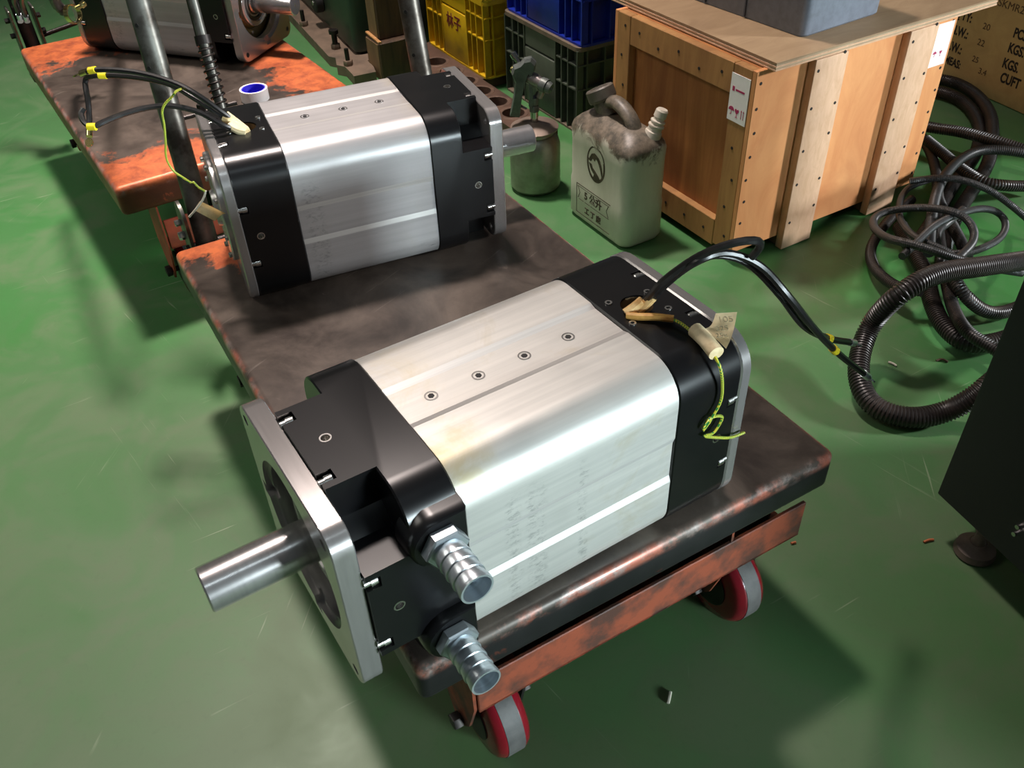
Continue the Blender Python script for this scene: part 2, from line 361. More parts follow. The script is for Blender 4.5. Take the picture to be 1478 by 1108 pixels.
MAT = dict(
    floor=floor_mat(),
    deck1=deck_mat('worn_cart_deck', rust1, ((20, 20, 21), (34, 33, 33), .75, .25)),
    deck2=deck_mat('orange_worn_cart_deck', rust2, ((120, 62, 40), (76, 46, 36), .75, .9)),
    alu1=alu_mat('stained_aluminium', (214, 212, 206), (196, 195, 190), .5, ((.205, .012), (.178, .016), (.12, .008))),
    alu2=alu_mat('clean_aluminium', (190, 188, 188), (176, 174, 174), .12, ((.025, .02),)),
    brightalu=steel_mat('bright_groove_flank', (212, 210, 206), .42, (1, 60, 60), .45),
    blk=plain('black_enamel', (11, 11, 13), .28, 0, (22, 20, 20), 9, .45, .8, bmp=.03),
    blkmat=plain('black_cast_paint', (18, 19, 21), .5, 0, (30, 30, 32), 60, .4, .7, bmp=.15),
    steel=steel_mat('machined_steel', (206, 204, 202), .27, (80, 1, 1), .72),
    plate=steel_mat('ground_flange_steel', (182, 178, 176), .25, (70, 3, 3), .74),
    mirror=steel_mat('turned_end_face', (206, 206, 200), .12, (1, 1, 1)),
    shaft=steel_mat('polished_shaft_steel', (206, 203, 202), .24, (120, 1, 1), .85),
    zinc=steel_mat('zinc_plated_steel', (206, 214, 220), .3, (1, 90, 1), .78),
    screw=steel_mat('bright_screw_steel', (222, 220, 216), .25),
    dark=plain('dark_steel', (52, 48, 46), .45, .7, (34, 31, 30), 30),
    void=plain('dark_socket', (16, 15, 15), .6),
    bronze=steel_mat('oiled_end_shield', (150, 130, 88), .35, (1, 30, 30)),
    seal=plain('rubber_seal', (30, 26, 24), .6, 0, (70, 56, 40), 40, .5, .8),
    tubegal=plain('dirty_galvanised_tube', (112, 112, 106), .42, .75, (70, 66, 60), 22, .42, .62, bmp=.1),
    orange=plain('chipped_orange_paint', (142, 70, 46), .55, .1, (78, 50, 40), 22, .42, .62, bmp=.2),
    orange2=plain('faded_red_orange_paint', (170, 74, 52), .55, .05, (128, 62, 44), 18, .4, .68, bmp=.1),
    red=plain('red_urethane', (122, 20, 32), .22, 0, (86, 16, 24), 14, .45, .75),
    tread=plain('grey_worn_tread', (88, 86, 84), .6, 0, (66, 65, 64), 40, .4, .7, bmp=.1),
    rubber=plain('black_cable_rubber', (20, 19, 19), .38, 0, (36, 33, 31), 80, .5, .75),
    conduit=plain('black_conduit_plastic', (36, 32, 31), .38, 0, (60, 52, 48), 14, .42, .72),
    conduit2=plain('charcoal_conduit_plastic', (50, 50, 50), .42, 0, (34, 34, 34), 20, .4, .7),
    sleeve=plain('cream_sleeving', (226, 210, 168), .6, 0, (196, 158, 98), 40, .5, .75),
    sleeve2=plain('amber_stained_sleeving', (210, 160, 84), .55, 0, (176, 118, 50), 60, .4, .65),
    sleeve3=plain('tan_sleeving', (214, 182, 126), .6, 0, (176, 128, 66), 50, .45, .7),
    yellow=plain('yellow_marker', (236, 214, 40), .45),
    gy=stripe_mat('green_yellow_wire', (50, 130, 60), (214, 196, 60)),
    paper=plain('aged_paper', (236, 218, 178), .8, 0, (190, 166, 122), 40, .45, .75),
    white=plain('white_label', (244, 242, 238), .6, 0, (236, 234, 230), 30),
    ink=plain('black_ink', (36, 30, 26), .8),
    pencil=plain('brown_pen', (86, 66, 44), .8),
    faint=plain('faint_pen', (150, 136, 104), .8),
    magenta=plain('magenta_print', (178, 52, 96), .7),
    ply=wood_mat('orange_plywood', (220, 156, 100), (204, 134, 82), (2, 2, .8), .3, (160, 100, 64)),
    ply_end=wood_mat('brown_plywood', (176, 116, 62), (138, 82, 42), (3, 3, .35), .3, (100, 62, 34)),
    board=wood_mat('crate_board', (178, 132, 78), (148, 104, 60), (3, 3, .5), .4, (104, 74, 46)),
    batten=wood_mat('pale_rough_batten', (216, 178, 146), (200, 160, 126), (9, 9, 3), .35, (150, 116, 90)),
    lid=wood_mat('grey_brown_sheet', (160, 134, 102), (140, 114, 84), (1, 3, 3), .35, (110, 92, 70)),
    plyedge=wood_mat('ply_edge', (206, 184, 150), (96, 74, 54), (1, 1, 160), .1, (90, 70, 50)),
    tanbox=wood_mat('tan_box_board', (190, 160, 104), (174, 144, 92), (2, 2, 2), .25, (140, 116, 74)),
    oldwood=wood_mat('old_dark_timber', (84, 62, 42), (56, 42, 32), (6, 6, 1), .4, (40, 32, 26)),
    rawwood=wood_mat('split_raw_timber', (190, 142, 88), (150, 106, 62), (8, 8, 1), .3, (100, 70, 44)),
    palewood=wood_mat('weathered_timber', (130, 104, 70), (100, 78, 52), (6, 6, 1), .4, (64, 50, 36)),
    toolbox=plain('slate_plastic', (112, 120, 132), .42, 0, (100, 107, 118), 60, .4, .7),
    toolbox2=plain('slate_plastic_dark', (70, 74, 82), .5),
    ycrate=plain('yellow_plastic', (200, 162, 20), .45, 0, (140, 112, 28), 7, .5, .8),
    bcrate=plain('blue_plastic', (18, 42, 152), .42, 0, (14, 32, 112), 9, .45, .75),
    gcrate=plain('green_grey_plastic', (74, 82, 70), .5, 0, (52, 56, 50), 9, .4, .75),
    dust=plain('dusty_rim', (110, 96, 80), .7, 0, (70, 66, 56), 18, .4, .7),
    rust=plain('brown_rust_plate', (98, 74, 60), .6, .2, (66, 50, 42), 12, .4, .7, bmp=.1),
    rust2=plain('worn_brown_rim', (112, 90, 76), .5, .3, (74, 58, 50), 30, .4, .7),
    machine=plain('dark_green_enamel', (44, 66, 52), .45, 0, (54, 56, 46), 6, .4, .7),
    machplate=plain('dusty_iron_base', (124, 106, 90), .6, .2, (94, 82, 70), 14, .4, .7),
    jerry=jerry_mat(),
    greycap=plain('grey_cap_plastic', (104, 98, 88), .5, 0, (72, 66, 58), 20, .4, .7),
    offwhite=plain('off_white_plastic', (206, 198, 182), .5, 0, (176, 164, 144), 40, .5, .75),
    mark=plain('dark_brown_print', (64, 54, 40), .7, 0, (96, 84, 64), 60, .5, .75),
    gunmetal=plain('grey_gun_casting', (104, 110, 106), .45, .35, (78, 84, 80), 40, .4, .7),
    gunmetal2=plain('polished_gun_body', (150, 142, 140), .3, .7, (110, 104, 102), 30, .4, .7),
    cup=plain('dull_paint_cup', (150, 152, 138), .38, .7, (110, 112, 98), 14, .4, .7),
    cuplid=plain('dusty_cup_lid', (140, 124, 112), .5, .4, (108, 94, 84), 14, .4, .7),
    chrome=steel_mat('worn_chrome', (190, 190, 186), .15),
    cab=plain('black_cabinet_paint', (11, 11, 18), .55, 0, (15, 15, 22), 80, .4, .7),
    foot=plain('dusty_rubber_foot', (108, 92, 82), .7, 0, (78, 68, 60), 30, .4, .7),
    tapew=plain('white_tape_film', (232, 228, 226), .35), tapeb=plain('blue_tape_core', (52, 40, 196), .5),
    brass=steel_mat('yellow_zinc', (224, 208, 138), .2),
    bin=plain('murky_green_bin', (48, 52, 40), .6, 0, (34, 32, 26), 8, .4, .7),
    wall=plain('grey_hall_wall', (120, 122, 118), .8, 0, (104, 106, 102), 2, .4, .7),
    chip=plain('orange_chip', (186, 104, 62), .7), lint=plain('pale_litter', (190, 186, 170), .8),
)

# ------------------------------------------------------------------ the hall
b = NB(); box(b, -8, 8, -4, 6.4, -.12, 0); o = obj('floor', b, MAT['floor']); o['kind'] = 'structure'
b = NB(); box(b, -8, 8, 6.2, 6.4, 0, 5.6); o = obj('wall_back', b, MAT['wall']); o['kind'] = 'structure'

ZT = .315
E1 = Vector((math.cos(.5106), math.sin(.5106), 0)); E2 = Vector((-E1.y, E1.x, 0))

# ------------------------------------------------------------------ carts
def cart(M, label, deckm, beamm):
    root = thing('platform_cart', label, 'cart', M, 'flatbed carts under the motors')
    b = NB(); box(b, 0, .98, 0, .6, -.064, 0, .0115, 4)
    obj('deck', b, deckm, root)
    def beam(x, s):
        bb = NB(); box(bb, min(x, x-s*.006), max(x, x-s*.006), .072, .588, -.172, -.104, .0012, 1)
        box(bb, min(x, x-s*.05), max(x, x-s*.05), .072, .588, -.172, -.1665, .001, 1)
        return obj('cross_beam', bb, beamm, root)
    beam(.964, 1); beam(.016, -1)
    for y in (.20, .40):
        bb = NB(); box(bb, .03, .95, y-.02, y+.02, -.1655, -.0645, .002, 1); obj('frame_rail', bb, MAT['dark'], root)
    for x in (.918, .10):
        for y in ((.108, .497) if x > .5 else (.085, .52)):
            c = NB()
            R = .07; prof = [(-.026, R*.62), (-.024, R*.86), (-.021, R*.93), (-.0155, R*.985)]
            prof = prof+[(-.0125, R), (.0125, R)]+[(-t, r) for t, r in reversed(prof)]
            wl = lathe(c, (x, y, R-ZT), (0, 1, 0), prof, 40)
            o = obj('wheel', c, MAT['red'], root)
            c = NB(); lathe(c, (x, y, R-ZT), (0, 1, 0), [(-.0122, R-.004), (-.0122, R+.0008), (.0122, R+.0008), (.0122, R-.004)], 40)
            obj('tread', c, MAT['tread'], o)
            c = NB(); lathe(c, (x, y, R-ZT), (0, 1, 0), [(-.028, R*.3), (-.028, R*.55), (.028, R*.55), (.028, R*.3)], 28)
            obj('hub', c, MAT['dark'], o)
            sg = 1 if x > .5 else -1
            for s in (-1, 1):
                c = NB(); yy = y+s*.040
                poly = [(-.06*sg, -.07), (.044*sg, -.07), (.044*sg, -.165), (.022*sg, -.235), (.0, -.266), (-.02*sg, -.262), (-.06*sg, -.19)] if s < 0 else [(-.06*sg, -.07), (.03*sg, -.07), (.03*sg, -.18), (.012*sg, -.262), (-.012*sg, -.262), (-.06*sg, -.17)]
                if sg < 0: poly = poly[::-1]
                Mx = Matrix.Translation((x, yy+.002, 0)) @ Matrix.Rotation(PI/2, 4, 'X')
                prism(c, poly, 0, .004, Mx)
                obj('caster_fork', c, beamm if s < 0 else MAT['dark'], root)
            c = NB(); cyl(c, (x, y-.05, R-ZT), (x, y+.05, R-ZT), .006, 12)
            hexnut(c, (x, y-.056, R-ZT), (0, 1, 0), .012, .012); hexnut(c, (x, y+.044, R-ZT), (0, 1, 0), .012, .012)
            obj('axle_bolt', c, MAT['dark'], root)
    return root
M_C1 = frame(-.587, 1.370, ZT, -1.0644)
cart1 = cart(M_C1, 'dark worn steel flatbed cart in front carrying two big motors, on red wheels', MAT['deck1'], MAT['orange'])
th2 = math.radians(-58.3)
M_C2 = frame(-.766-.98*math.cos(th2), 1.611-.98*math.sin(th2), ZT, th2)
cart2 = cart(M_C2, 'orange rust-patched flatbed cart at back left under the far motor', MAT['deck2'], MAT['orange2'])

# folding handle of the front cart, leaning out over its far edge
L1 = M_C1.inverted()
hd = Vector((-.343, .058, .9375)).normalized()
for bb in (.072, .565):
    p0 = Vector((-.08, bb, -.03)); c = NB()
    lathe(c, p0-hd*.05, hd, [(0, .0205), (.95, .0205)], 24)
    t = obj('handle_tube', c, MAT['tubegal'], cart1)
    for k in (.22, .30, .37):
        h = NB(); q = p0+hd*k; side = Vector((.6, -.75, .2)).normalized(); cyl(h, q+side*.0185, q+side*.0212, .0035, 10); obj('pin_hole', h, MAT['void'], t)
    # round hinge plate with two bolts at the foot of the tube
    c = NB(); q = Vector((-.08, bb-.028, -.03))
    poly = [(.032*math.cos(a), .045+.032*math.sin(a)) for a in [PI*k/10 for k in range(11)]]+[(-.03, -.06), (.03, -.06)]
    prism(c, poly, 0, .006, Matrix.Translation(q) @ Matrix.Rotation(PI/2, 4, 'X'))
    hp = obj('hinge_plate', c, MAT['tubegal'], cart1)
    for dz, rr in ((.035, .006), (.008, .008)):
        h = NB(); hexnut(h, q+Vector((-.004, -.006, dz)), (0, -1, 0), rr, .012); obj('hinge_bolt', h, MAT['screw'], hp)
    c = NB(); box(c, -.11, .004, bb-.02, bb+.045, -.115, -.072, .003, 1); obj('hinge_bracket', c, MAT['dark'], cart1)
    c = NB(); cyl(c, (-.08, bb-.04, -.05), (-.08, bb+.05, -.05), .008, 12); hexnut(c, (-.08, bb+.04, -.05), (0, 1, 0), .014, .012); obj('pivot_pin', c, MAT['dark'], cart1)
pr = Vector((-.11, .167, -.03)); c = NB(); lathe(c, pr-hd*.02, hd, [(0, .0085), (.2, .0085), (.2, .0095), (.9, .0095)], 14)
rod = obj('release_rod', c, MAT['tubegal'], cart1)
c = NB(); pts = []
x_, y_, d_ = basis(hd)
for i in range(9*14+1):
    a = 2*PI*i/14; pts.append(pr+hd*(.205+.105*i/126)+(x_*math.cos(a)+y_*math.sin(a))*.0125)
tube(c, pts, .0022, 6, raw=True); obj('spring', c, MAT['dark'], rod)
c = NB(); cyl(c, pr+hd*.31, pr+hd*.325, .0145, 14); obj('spring_collar', c, MAT['dark'], rod)
c = NB(); q = pr+hd*.2; tube(c, [q+Vector((0, .03, 0)), q, q-Vector((0, .05, .004)), q-Vector((.0, .09, .004))], .004, 8)
hexnut(c, q-Vector((0, .035, .014)), (0, 0, 1), .008, .028); obj('link_bar', c, MAT['dark'], rod)
# handle of the back cart, seen at its far end
c = NB(); q = Vector((-.045, .04, 0)); tilt = Vector((-.15, 0, 1)).normalized()
lathe(c, q-tilt*.03, tilt, [(0, .019), (.7, .019)], 20); obj('handle_tube', c, MAT['dark'], cart2)
for dy in (-.03, .03):
    c = NB(); box(c, -.075, -.012, q.y+dy-.003, q.y+dy+.003, -.1, .09, .002, 1)
    o = obj('hinge_plate', c, MAT['tubegal'], cart2)
    h = NB(); hexnut(h, Vector((-.045, q.y+dy+(.003 if dy > 0 else -.003), .06)), (0, 1 if dy > 0 else -1, 0), .007, .012)
    hexnut(h, Vector((-.045, q.y+dy+(.003 if dy > 0 else -.003), .02)), (0, 1 if dy > 0 else -1, 0), .007, .012); obj('hinge_bolt', h, MAT['dark'], o)
c = NB(); box(c, -.02, -.012, .01, .07, -.03, -.01, .001, 1); obj('hinge_web', c, MAT['dark'], cart2)
c = NB(); cyl(c, (-.05, .07, .005), (-.05, .25, .03), .006, 12); obj('cross_rod', c, MAT['dark'], cart2)

# ------------------------------------------------------------------ motors
H = .122
def chan_profile(hw, r, d, n=7):
    """square section, rounded corners, shallow channel on top and both sides (y,z) about (0,H)"""
    out = []; g0, g1 = .0250, .0335
    def rot(p, k):
        for _ in range(k): p = (-p[1], p[0])
        return p
    for k in range(4):                      # right side (k=0), top, left, bottom
        side = []
        for i in range(n+1):
            a = -PI/4 + (i/n)*PI/4
            side.append((hw-r+r*math.cos(a), -(hw-r)+r*math.sin(a)))
        if k != 3:
            side += [(hw, -g1), (hw-d, -g0), (hw-d, g0), (hw, g1)]
        for i in range(n):
            a = (i/n)*PI/4
            side.append((hw-r+r*math.cos(a), (hw-r)+r*math.sin(a)))
        out += [rot(p, k) for p in side]
    return [(p[0], p[1]+H) for p in out]
def notched_profile(hw, w_, Rc, n=6):
    out = []
    a0 = math.asin(w_/Rc)
    for k in range(4):
        seg = [(hw, -w_), (hw, w_)]
        for i in range(n+1):
            a = a0+(PI/2-2*a0)*i/n; seg.append((Rc*math.cos(a), Rc*math.sin(a)))
        for _ in range(k): seg = [(-p[1], p[0]) for p in seg]
        out += seg
    return [(p[0], p[1]+H) for p in out]
MS = {}
def motor(M, label, xb, alu, screws, depth=.0026):
    root = thing('servo_motor', label, 'motor', M, 'big servo motors on the carts')
    xn, x0 = xb+.053, xb+.102; x1 = x0+.0225; xs = x1+.100
    b = NB(); extrude_x(b, chan_profile(.1205, .042, depth), .0004, xb-.0004); body = obj('body', b, alu, root, ang=.12)
    body.data.materials.append(MAT['brightalu'])           # brighter metal on the sloped flanks of the grooves
    for f in body.data.polygons:
        if abs(f.normal.x) < .5:
            m_ = min(abs(f.center.y), abs(f.center.z-H))
            if .0262 < m_ < .0325 and max(abs(f.normal.y), abs(f.normal.z)) < .9995: f.material_index = 1
    # rear housing and plate
    b = NB(); extrude_x(b, [(p[0], p[1]+H) for p in rrect(.1218, .1218, .042, 8)], -.085, 0, .0015); rh = obj('rear_housing', b, MAT['blk'], root)
    b = NB(); extrude_x(b, [(p[0], p[1]+H) for p in rrect(.1226, .1222, .042, 8)], -.100, -.085, .0018)
    rp = obj('rear_plate', b, MAT['plate'], root)
    b = NB(); lathe(b, (-.100, 0, H), (-1, 0, 0), [(0, .088), (.006, .088), (.008, .086), (.008, .03), (.014, .028), (.014, .001)], 40, close=False); cv = obj('rear_cover', b, MAT['steel'], root)
    for k in range(8):
        a = k*PI/4+.2; s = NB(); cyl(s, (-.1075, .078*math.cos(a), H+.078*math.sin(a)), (-.113, .078*math.cos(a), H+.078*math.sin(a)), .0045, 10, ch=.001); obj('cover_screw', s, MAT['screw'], cv)
    # front housing
    b = NB(); extrude_x(b, [(p[0], p[1]+H) for p in rrect(.1222, .1222, .042, 8)], xb, xn, .0015)
    extrude_x(b, notched_profile(.1222, .0615, .1), xn-.002, x0)
    fh = obj('front_housing', b, MAT['blk'], root)
    # carved pockets, tapped holes, cable entry and bore
    cb = NB(); cr = NB()
    for s in (-.047, .047):
        box(cb, x0-.0145, x0+.01, s-.007, s+.007, 2*H-.014, 2*H+.01)
        box(cr, -.09, -.0705, s-.006, s+.006, 2*H-.011, 2*H+.01)
        for sd in (-1, 1):
            box(cb, x0-.0145, x0+.01, min(sd*(H-.012), sd*(H+.01)), max(sd*(H-.012), sd*(H+.01)), H+s-.007, H+s+.007)
            box(cr, -.09, -.0705, min(sd*(H-.009), sd*(H+.01)), max(sd*(H-.009), sd*(H+.01)), H+s-.006, H+s+.006)
    cyl(cb, (xb+.075, 0, 2*H-.02), (xb+.075, 0, 2*H+.02), .0062, 20)
    for sd in (-1, 1):
        cyl(cb, (xb+.075, sd*(H-.02), H), (xb+.075, sd*(H+.02), H), .0062, 20)
        cyl(cr, (-.062, sd*(H-.02), H), (-.062, sd*(H+.02), H), .006, 20)
    cyl(cb, (x0-.024, 0, H), (x0+.02, 0, H), .0895, 48)
    lathe(cr, (-.038, 0, 2*H-.03), (0, 0, 1), [(0, .0185), (.06, .0185)], 28)
    cut(fh, cb); cut(rh, cr)
    def part(name, m, f, par=root):
        b = NB(); f(b); return obj(name, b, m, par)
    bolt0 = None
    def bolt(p, d, L, r=.0064):
        nonlocal bolt0
        if bolt0 is None:
            b = NB(); lathe(b, (0, 0, 0), (1, 0, 0), [(0, r-.001), (.001, r), (.008, r), (.008, r*.8), (L, r*.8)], 14); bolt0 = obj('flange_bolt', b, MAT['screw'], root, M=facing(p, d, (0, 0, 1) if abs(d[2]) < .5 else (0, 1, 0))); return
        share(bolt0, root, facing(p, d, (0, 0, 1) if abs(d[2]) < .5 else (0, 1, 0)))
    for s in (-.047, .047):
        bolt((x0-.013, s, 2*H-.0070), (1, 0, 0), .014); bolt((-.0718, s, 2*H-.0065), (-1, 0, 0), .014)
        for sd in (-1, 1):
            bolt((x0-.013, sd*(H-.0062), H+s), (1, 0, 0), .014); bolt((-.0718, sd*(H-.0052), H+s), (-1, 0, 0), .014)
    def insert(p, d): part('threaded_insert', MAT['screw'], lambda b: lathe(b, p, d, [(-.014, .0061), (.0004, .0061), (.0004, .0046), (-.013, .0044), (-.013, .001)], 20, close=False))
    insert((xb+.075, 0, 2*H), (0, 0, 1))
    for sd in (-1, 1):
        insert((xb+.075, sd*H, H), (0, sd, 0)); insert((-.062, sd*H, H), (0, sd, 0))
    for (sx, sy) in ((-.014, -.020), (-.012, .025), (-.0625, -.012), (-.061, .026)):
        part('cover_screw', MAT['screw'], lambda b: lathe(b, (sx, sy, 2*H), (0, 0, 1), [(-.002, .0045), (.0012, .0042), (.0012, .0022), (-.001, .002), (-.001, .0003)], 14, close=False))
    part('cable_entry', MAT['palewood'], lambda b: lathe(b, (-.038, 0, 2*H-.0285), (0, 0, 1), [(0, .0005), (0, .0178), (.026, .0182)], 24, close=False))
    for sx in screws:
        part('cap_screw', MAT['screw'], lambda b: lathe(b, (sx, .0, 2*H-.0015-depth), (0, 0, 1), [(-.001, .0072), (.0004, .0072), (.0004, .0056), (-.002, .005), (-.002, .0028), (-.0045, .0028), (-.0045, .0002)], 20, close=False))
        part('screw_socket', MAT['void'], lambda b: lathe(b, (sx, .0, 2*H-.0015-depth), (0, 0, 1), [(-.003, .0034), (.0007, .0034), (.0007, .0001)], 6, close=False))
    # front flange
    b = NB(); extrude_x(b, [(p[0], p[1]+H) for p in rrect(.1155, .1155, .025, 8)], x0, x1, .0012); fl = obj('front_flange', b, MAT['plate'], root)
    cb = NB(); cyl(cb, (x0-.01, 0, H), (x1+.01, 0, H), .0845, 64); cyl(cb, (x1-.006, 0, H), (x1+.01, 0, H), .0925, 64)
    for sy in (-.097, .097):
        for sz in (-.097, .097): cyl(cb, (x0-.01, sy, H+sz), (x1+.01, sy, H+sz), .0062, 18)
    box(cb, x1-.009, x1+.01, -.104, -.07, H-.012, H+.006); box(cb, x1-.009, x1+.01, -.006, .012, H-.104, H-.07)
    cut(fl, cb)
    es = part('end_shield', MAT['bronze'] if alu is MAT['alu2'] else MAT['mirror'], lambda b: lathe(b, (x0-.012, 0, H), (1, 0, 0), [(-.001, .0885), (.002, .0885), (.002, .064), (.006, .060), (.006, .03)], 48, close=False))
    part('bearing_cover', MAT['steel'], lambda b: lathe(b, (x0-.008, 0, H), (1, 0, 0), [(-.004, .056), (.014, .056), (.016, .054), (.016, .046), (.012, .045), (.012, .030)], 48, close=False))
    part('oil_seal', MAT['seal'], lambda b: lathe(b, (x0-.0, 0, H), (1, 0, 0), [(-.004, .045), (.006, .043), (.007, .036), (.003, .033), (.003, .0235)], 40, close=False))
    for k in range(6):
        a = k*PI/3+.3; part('shield_screw', MAT['screw'], lambda b: cyl(b, (x0-.011, .072*math.cos(a), H+.072*math.sin(a)), (x0-.0055, .072*math.cos(a), H+.072*math.sin(a)), .0042, 12, ch=.0008))
    part('shaft', MAT['shaft'], lambda b: lathe(b, (x0-.03, 0, H), (1, 0, 0), [(0, .0255), (.037, .0255), (.039, .0238), (xs-x0+.0285, .0238), (xs-x0+.03, .0223), (xs-x0+.03, .004), (xs-x0+.026, .003), (xs-x0+.022, .0003)], 48, close=False))
    MS[root.name] = (xb, x0, x1, xs); return root
M_M1 = frame(.1093, .7859, ZT+.0005, 3.683)
mot1 = motor(M_M1, 'nearest motor, stained aluminium body with two hose barbs, overhanging the cart edge', .2602, MAT['alu1'], (.222, .167, .111, .055))
M_M2 = frame(-.3606, 1.3344, ZT+.0005, .3767)
mot2 = motor(M_M2, 'middle motor, clean aluminium body, its shaft pointing at the spray gun', .2212, MAT['alu2'], (.057, .119, .179), .0012)
pa, pb = at(173, 78, ZT), at(295, 91, ZT)
th3 = math.atan2(pb.y-pa.y, pb.x-pa.x); xb3 = (pb-pa).length
nrm3 = Vector((-math.sin(th3), math.cos(th3), 0)); org = pa + nrm3*.113
M_M3 = frame(org.x, org.y, ZT+.0005, th3)
mot3 = motor(M_M3, 'far motor on the orange cart, cut off by the top of the picture', xb3, MAT['alu2'], (.057, .119, .179), .002)

# water ports on the nearest motor
xb = .2602
for zc in (H+.073, H-.073):
    sg = 1 if zc > H else -1
    b = NB(); z0, z1 = zc-.030, zc+.030
    z0 = max(z0, .012); z1 = min(z1, 2*H-.02)
    xc = xb+.029; poly = [(xb+.0008, z0), (xc, z0)]+[(xc+.030*math.sin(a_), zc-.030*math.cos(a_)) for a_ in [PI*k/12 for k in range(1, 12)]]+[(xc, z1), (xb+.0008, z1)]
    loft(b, [[((p[0]-xc)*k+xc, y_, (p[1]-zc)*k+zc) for p in poly] for y_, k in ((H-.02, 1.04), (H+.001, 1.04), (H+.010, 1.0), (H+.0125, .93))]); obj('port_boss', b, MAT['blk'], mot1)
    b = NB(); y0 = H+.012; xc = xb+.029
    prof = [(.012, .0165), (.0125, .0145)]
    for k in range(4):
        t = .015+k*.0115; prof += [(t, .0153), (t+.0098, .0167), (t+.0108, .0165), (t+.0115, .0153)]
    prof = prof[:-1]+[(.0625, .0163), (.0625, .0142), (.02, .0138), (.02, .001)]
    lathe(b, (xc, y0, zc), (0, 1, 0), prof, 32, close=False); hb = obj('hose_barb', b, MAT['zinc'], mot1)
    b = NB(); hexnut(b, (xc, y0, zc), (0, 1, 0), .0225, .013); obj('hex_nut', b, MAT['zinc'], hb)

def local(root, pts):
    I = root.matrix_world.inverted() if root.matrix_world != Matrix() else root.matrix_basis.inverted()
    return [root.matrix_basis.inverted() @ Vector(p) for p in pts]
def cable(root, pts, r=.0042, m='rubber', name='power_cable', step=.008, lug=None, markers=(), seg=8):
    P = local(root, pts); b = NB(); tube(b, P, r, seg, step); o = obj(name, b, MAT[m], root)
    S = smooth_path(P, step)
    for fpos in markers:
        i = int(fpos*(len(S)-1)); b = NB(); d = (S[min(i+1, len(S)-1)]-S[i-1]).normalized(); cyl(b, S[i]-d*.006, S[i]+d*.006, r+.0012, 12); obj('marker_sleeve', b, MAT['yellow'], o)
    if lug:
        e = S[-1]; d = (S[-1]-S[-2]).normalized(); b = NB(); cyl(b, e-d*.004, e+d*.012, r+.0006, 12)
        x, y, _ = basis(d); Mx = facing(e+d*.022, d, y)
        ring = [(.0075*math.cos(2*PI*k/14)-0, .0062*math.sin(2*PI*k/14)) for k in range(14)]
        prism(b, ring, -.001, .001, Mx); obj('cable_lug', b, MAT['zinc' if lug == 1 else 'brass'], o)
    return o
# cables of the nearest motor
Zt = ZT+2*H
cable(mot1, [at(912, 446, Zt-.01), at(934, 430, Zt+.015), at(962, 402, Zt+.05), at(1000, 377, Zt+.075), at(1040, 368, Zt+.075), at(1082, 382, Zt+.06), at(1125, 425, Zt+.03), at(1160, 470, Zt-.03), at(1195, 488, Zt-.09), at(1228, 494, Zt-.13)], lug=1, markers=(.845,))
cable(mot1, [at(916, 447, Zt-.01), at(938, 433, Zt+.015), at(970, 402, Zt+.05), at(1008, 376, Zt+.085), at(1050, 365, Zt+.085), at(1098, 384, Zt+.065), at(1140, 430, Zt+.03), at(1175, 474, Zt-.03), at(1210, 510, Zt-.10), at(1248, 540, Zt-.16)], lug=1, markers=(.80,))
cable(mot1, [at(908, 450, Zt-.01), at(930, 436, Zt+.012), at(956, 407, Zt+.05), at(995, 378, Zt+.08), at(1030, 360, Zt+.10), at(1066, 349, Zt+.11), at(1092, 347, Zt+.11), at(1098, 352, Zt+.1), at(1094, 361, Zt+.09), at(1085, 371, Zt+.08)])
for q in ([(903, 453, .002), (917, 443, .008), (928, 434, .015)], [(922, 447, .004), (932, 438, .012), (942, 428, .022)], [(905, 455, .003), (925, 457, .005), (945, 457, .006), (972, 460, .006)]):
    cable(mot1, [at(u, v, Zt+z) for u, v, z in q], .006 if len(q) == 3 else .0042, 'sleeve2' if len(q) == 4 else 'sleeve3', 'insulation_sleeve', .006)
gw = [at(970, 460, Zt+.006), at(985, 468, Zt+.006), at(1003, 483, Zt+.005), at(1022, 502, Zt+.004), at(1036, 522, Zt-.005)]
for u, v, z in ((1042, 545, -.02), (1041, 575, -.05), (1030, 598, -.072), (1014, 622, -.095), (1022, 605, -.078), (1038, 600, -.07), (1042, 604, -.072), (1030, 624, -.09), (1016, 629, -.1), (1035, 631, -.1), (1055, 631, -.095), (1074, 624, -.085)):
    # the wire hangs against the side of the rear housing
    n1 = Vector((-math.sin(3.683), math.cos(3.683), 0)); P0 = M_M1 @ Vector((0, H+.006, 0)); gw.append(on(u, v, P0, n1))
cable(mot1, gw, .0018, 'gy', 'earth_wire', .004, seg=6)
# paper tag folded over the wire
def tag_paper(root, corners, rows, fold=None):
    b = NB(); P = local(root, corners); n = 8
    g = []
    nn = (P[1]-P[0]).cross(P[3]-P[0]).normalized()
    for i in range(n+1):
        s = i/n; bow = .006*math.sin(PI*s)
        g.append([b.verts.new(P[0].lerp(P[1], s).lerp(P[3].lerp(P[2], s), t)+nn*bow) for t in (0, .5, 1)])
    for i in range(n):
        for j in range(2): b.faces.new((g[i][j], g[i+1][j], g[i+1][j+1], g[i][j+1]))
    geo = bmesh.ops.solidify(b, geom=b.faces[:], thickness=.0005)
    return obj('paper_tag', b, MAT['paper'], root)
tg = tag_paper(mot1, [at(1018, 474, Zt+.012), at(1033, 452, Zt+.020), at(1064, 450, Zt+.020), at(1048, 503, Zt+.010)], 3)
b = NB(); P = local(mot1, [at(1003, 476, Zt+.006), at(1020, 492, Zt+.006), at(1034, 510, Zt+.004)])
tube(b, P, .0085, 14, .01); obj('tag_roll', b, MAT['paper'], tg)
tl = local(mot1, [at(1046, 466, Zt+.0175), at(1041, 479, Zt+.015), at(1040, 489, Zt+.0125)])
